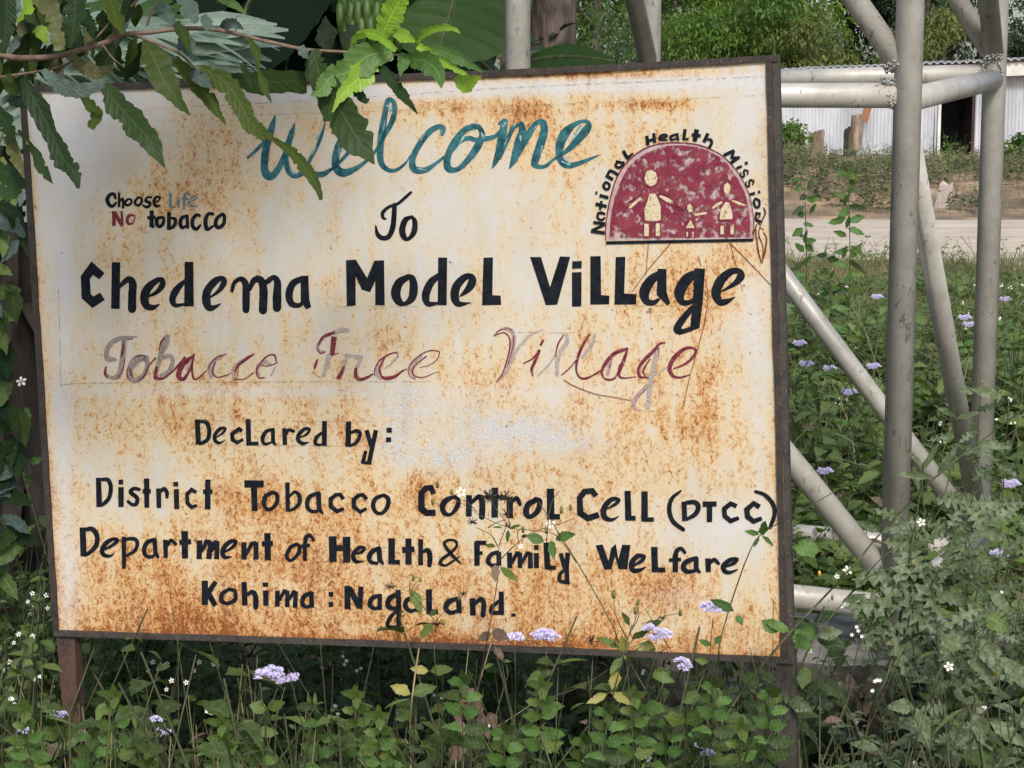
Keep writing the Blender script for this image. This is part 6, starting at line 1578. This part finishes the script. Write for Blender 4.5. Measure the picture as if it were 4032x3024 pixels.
for i in range(62):
    f = random.random(); x = random.uniform(-60, 560) if i % 3 else random.uniform(-60, 300); y = random.uniform(-40, 230); an = random.uniform(.9, 2.3); L = random.uniform(90, 190); wd = random.uniform(26, 60); dx, dy = math.cos(an)*L, math.sin(an)*L
    leafpx('leaf', [(x, y, 8), (x+dx*.35, y+dy*.3, wd), (x+dx*.7+random.uniform(-10, 10), y+dy*.65, wd*.9), (x+dx, y+dy, 4)], (D+.15, D+random.uniform(.05, .3)), random.choice((G_dark, G_dark, G_olive, G_olive, G_glauc, G_brown)), br, serr=.1, fold=.2, twist=random.uniform(-.7, .7))
vine = empty('climbing_bush', P(-60, 2300, 4.9), 'thin climbing bush with mixed green leaves at the left edge against the dry banana stem', 'bush')
MB().tube([P(-60, 2300, 4.9), P(-20, 1800, 4.92), P(-50, 1200, 4.9), P(20, 640, 4.9)], [.006, .005, .004, .002], 6).make('stem', M_twig, vine, True)
shade_branch = empty('leafy_branch', (-1.7, 3.6, 2.05), 'unseen branch added overhead to shade the top left of the board', 'branch')  # out of view, added for its soft shadow on the board
MB().tube([(-1.75, 3.5, 1.95), (-1.2, 3.5, 1.93), (-.75, 3.58, 1.92), (-.35, 3.62, 1.9)], [.012, .009, .006, .003], 8).make('twig', M_twig, shade_branch, True)
bt = Batch(); n = 210; f = rng.random(n); pos = np.stack([-1.35+1.05*f**1.2, 3.50+.12*f+rng.normal(size=n)*.13, 1.93-.04*f+rng.normal(size=n)*.07], 1)
bt.add(inst(leaf_template(10, .34, .06, .12, .35, .45), pos, np.stack([rng.normal(size=n)*.5, rng.normal(size=n)*.6, rng.normal(size=n)*.3-.25], 1), rsphere(n)*.5+np.array([0, 0, 1]), rng.uniform(.10, .18, n), rng.random(n)), 0)
bt.make('foliage', [G_dark], shade_branch)
for i in range(52):
    x = random.uniform(-90, 110); y = 600 + i*33 + random.uniform(-20, 20); an = random.choice((.4, 2.6, 1.3))+random.uniform(-.4, .5); L = random.uniform(90, 190); dx, dy = math.cos(an)*L, math.sin(an)*L
    if x + dx > 60 + (y-300)*.055: dx = -abs(dx)
    leafpx('leaf', [(x, y, 8), (x+dx*.35, y+dy*.3, L*.42), (x+dx*.7, y+dy*.7, L*.34), (x+dx, y+dy+8, 4)], (4.9, 4.8), random.choice((G_dark, G_dark, G_olive, G_weedl, G_glauc)), vine, serr=.1, fold=.2, twist=random.uniform(-.5, .5))
NW = [
 ([(1505,141,36),(1535,75,100),(1575,0,74),(1600,-45,8)], G_new), ([(1545,205,50),(1450,222,120),(1372,285,122),(1305,305,84),(1268,350,66),(1225,378,8)], G_mid), ([(1470,235,60),(1418,305,100),(1358,360,52),(1308,442,6)], G_new),
 ([(1641,168,12),(1679,125,30),(1738,108,30),(1787,114,20),(1813,133,3)], G_new), ([(1646,179,26),(1722,233,42),(1793,271,26),(1863,309,5)], G_new), ([(1668,184,24),(1749,206,46),(1820,239,42),(1901,282,8)], G_mid),
 ([(1600,235,36),(1668,240,84),(1722,282,70),(1738,347,6)], G_mid), ([(1787,309,8),(1831,325,76),(1896,304,8)], G_new), ([(1402,127,5),(1451,130,36),(1505,152,38),(1560,200,18)], G_new), ([(1543,130,12),(1587,141,52),(1635,163,18)], G_new), ([(1575,210,16),(1590,240,50),(1580,275,30),(1578,300,6)], G_mid), ([(1380,190,4),(1400,150,24),(1440,135,20)], G_new)]
for i, (pts, m) in enumerate(NW): leafpx('leaf', pts, (D-.02, D-.07-.01*(i % 4)), m, br, chew=True, serr=.1, fold=.25, twist=random.uniform(-.3, .3), label='bright young leaf at the branch tip' if i == 0 else None)
print('objects', len(bpy.data.objects), 'verts', sum(len(m.vertices) for m in bpy.data.meshes), 'polys', sum(len(m.polygons) for m in bpy.data.meshes))
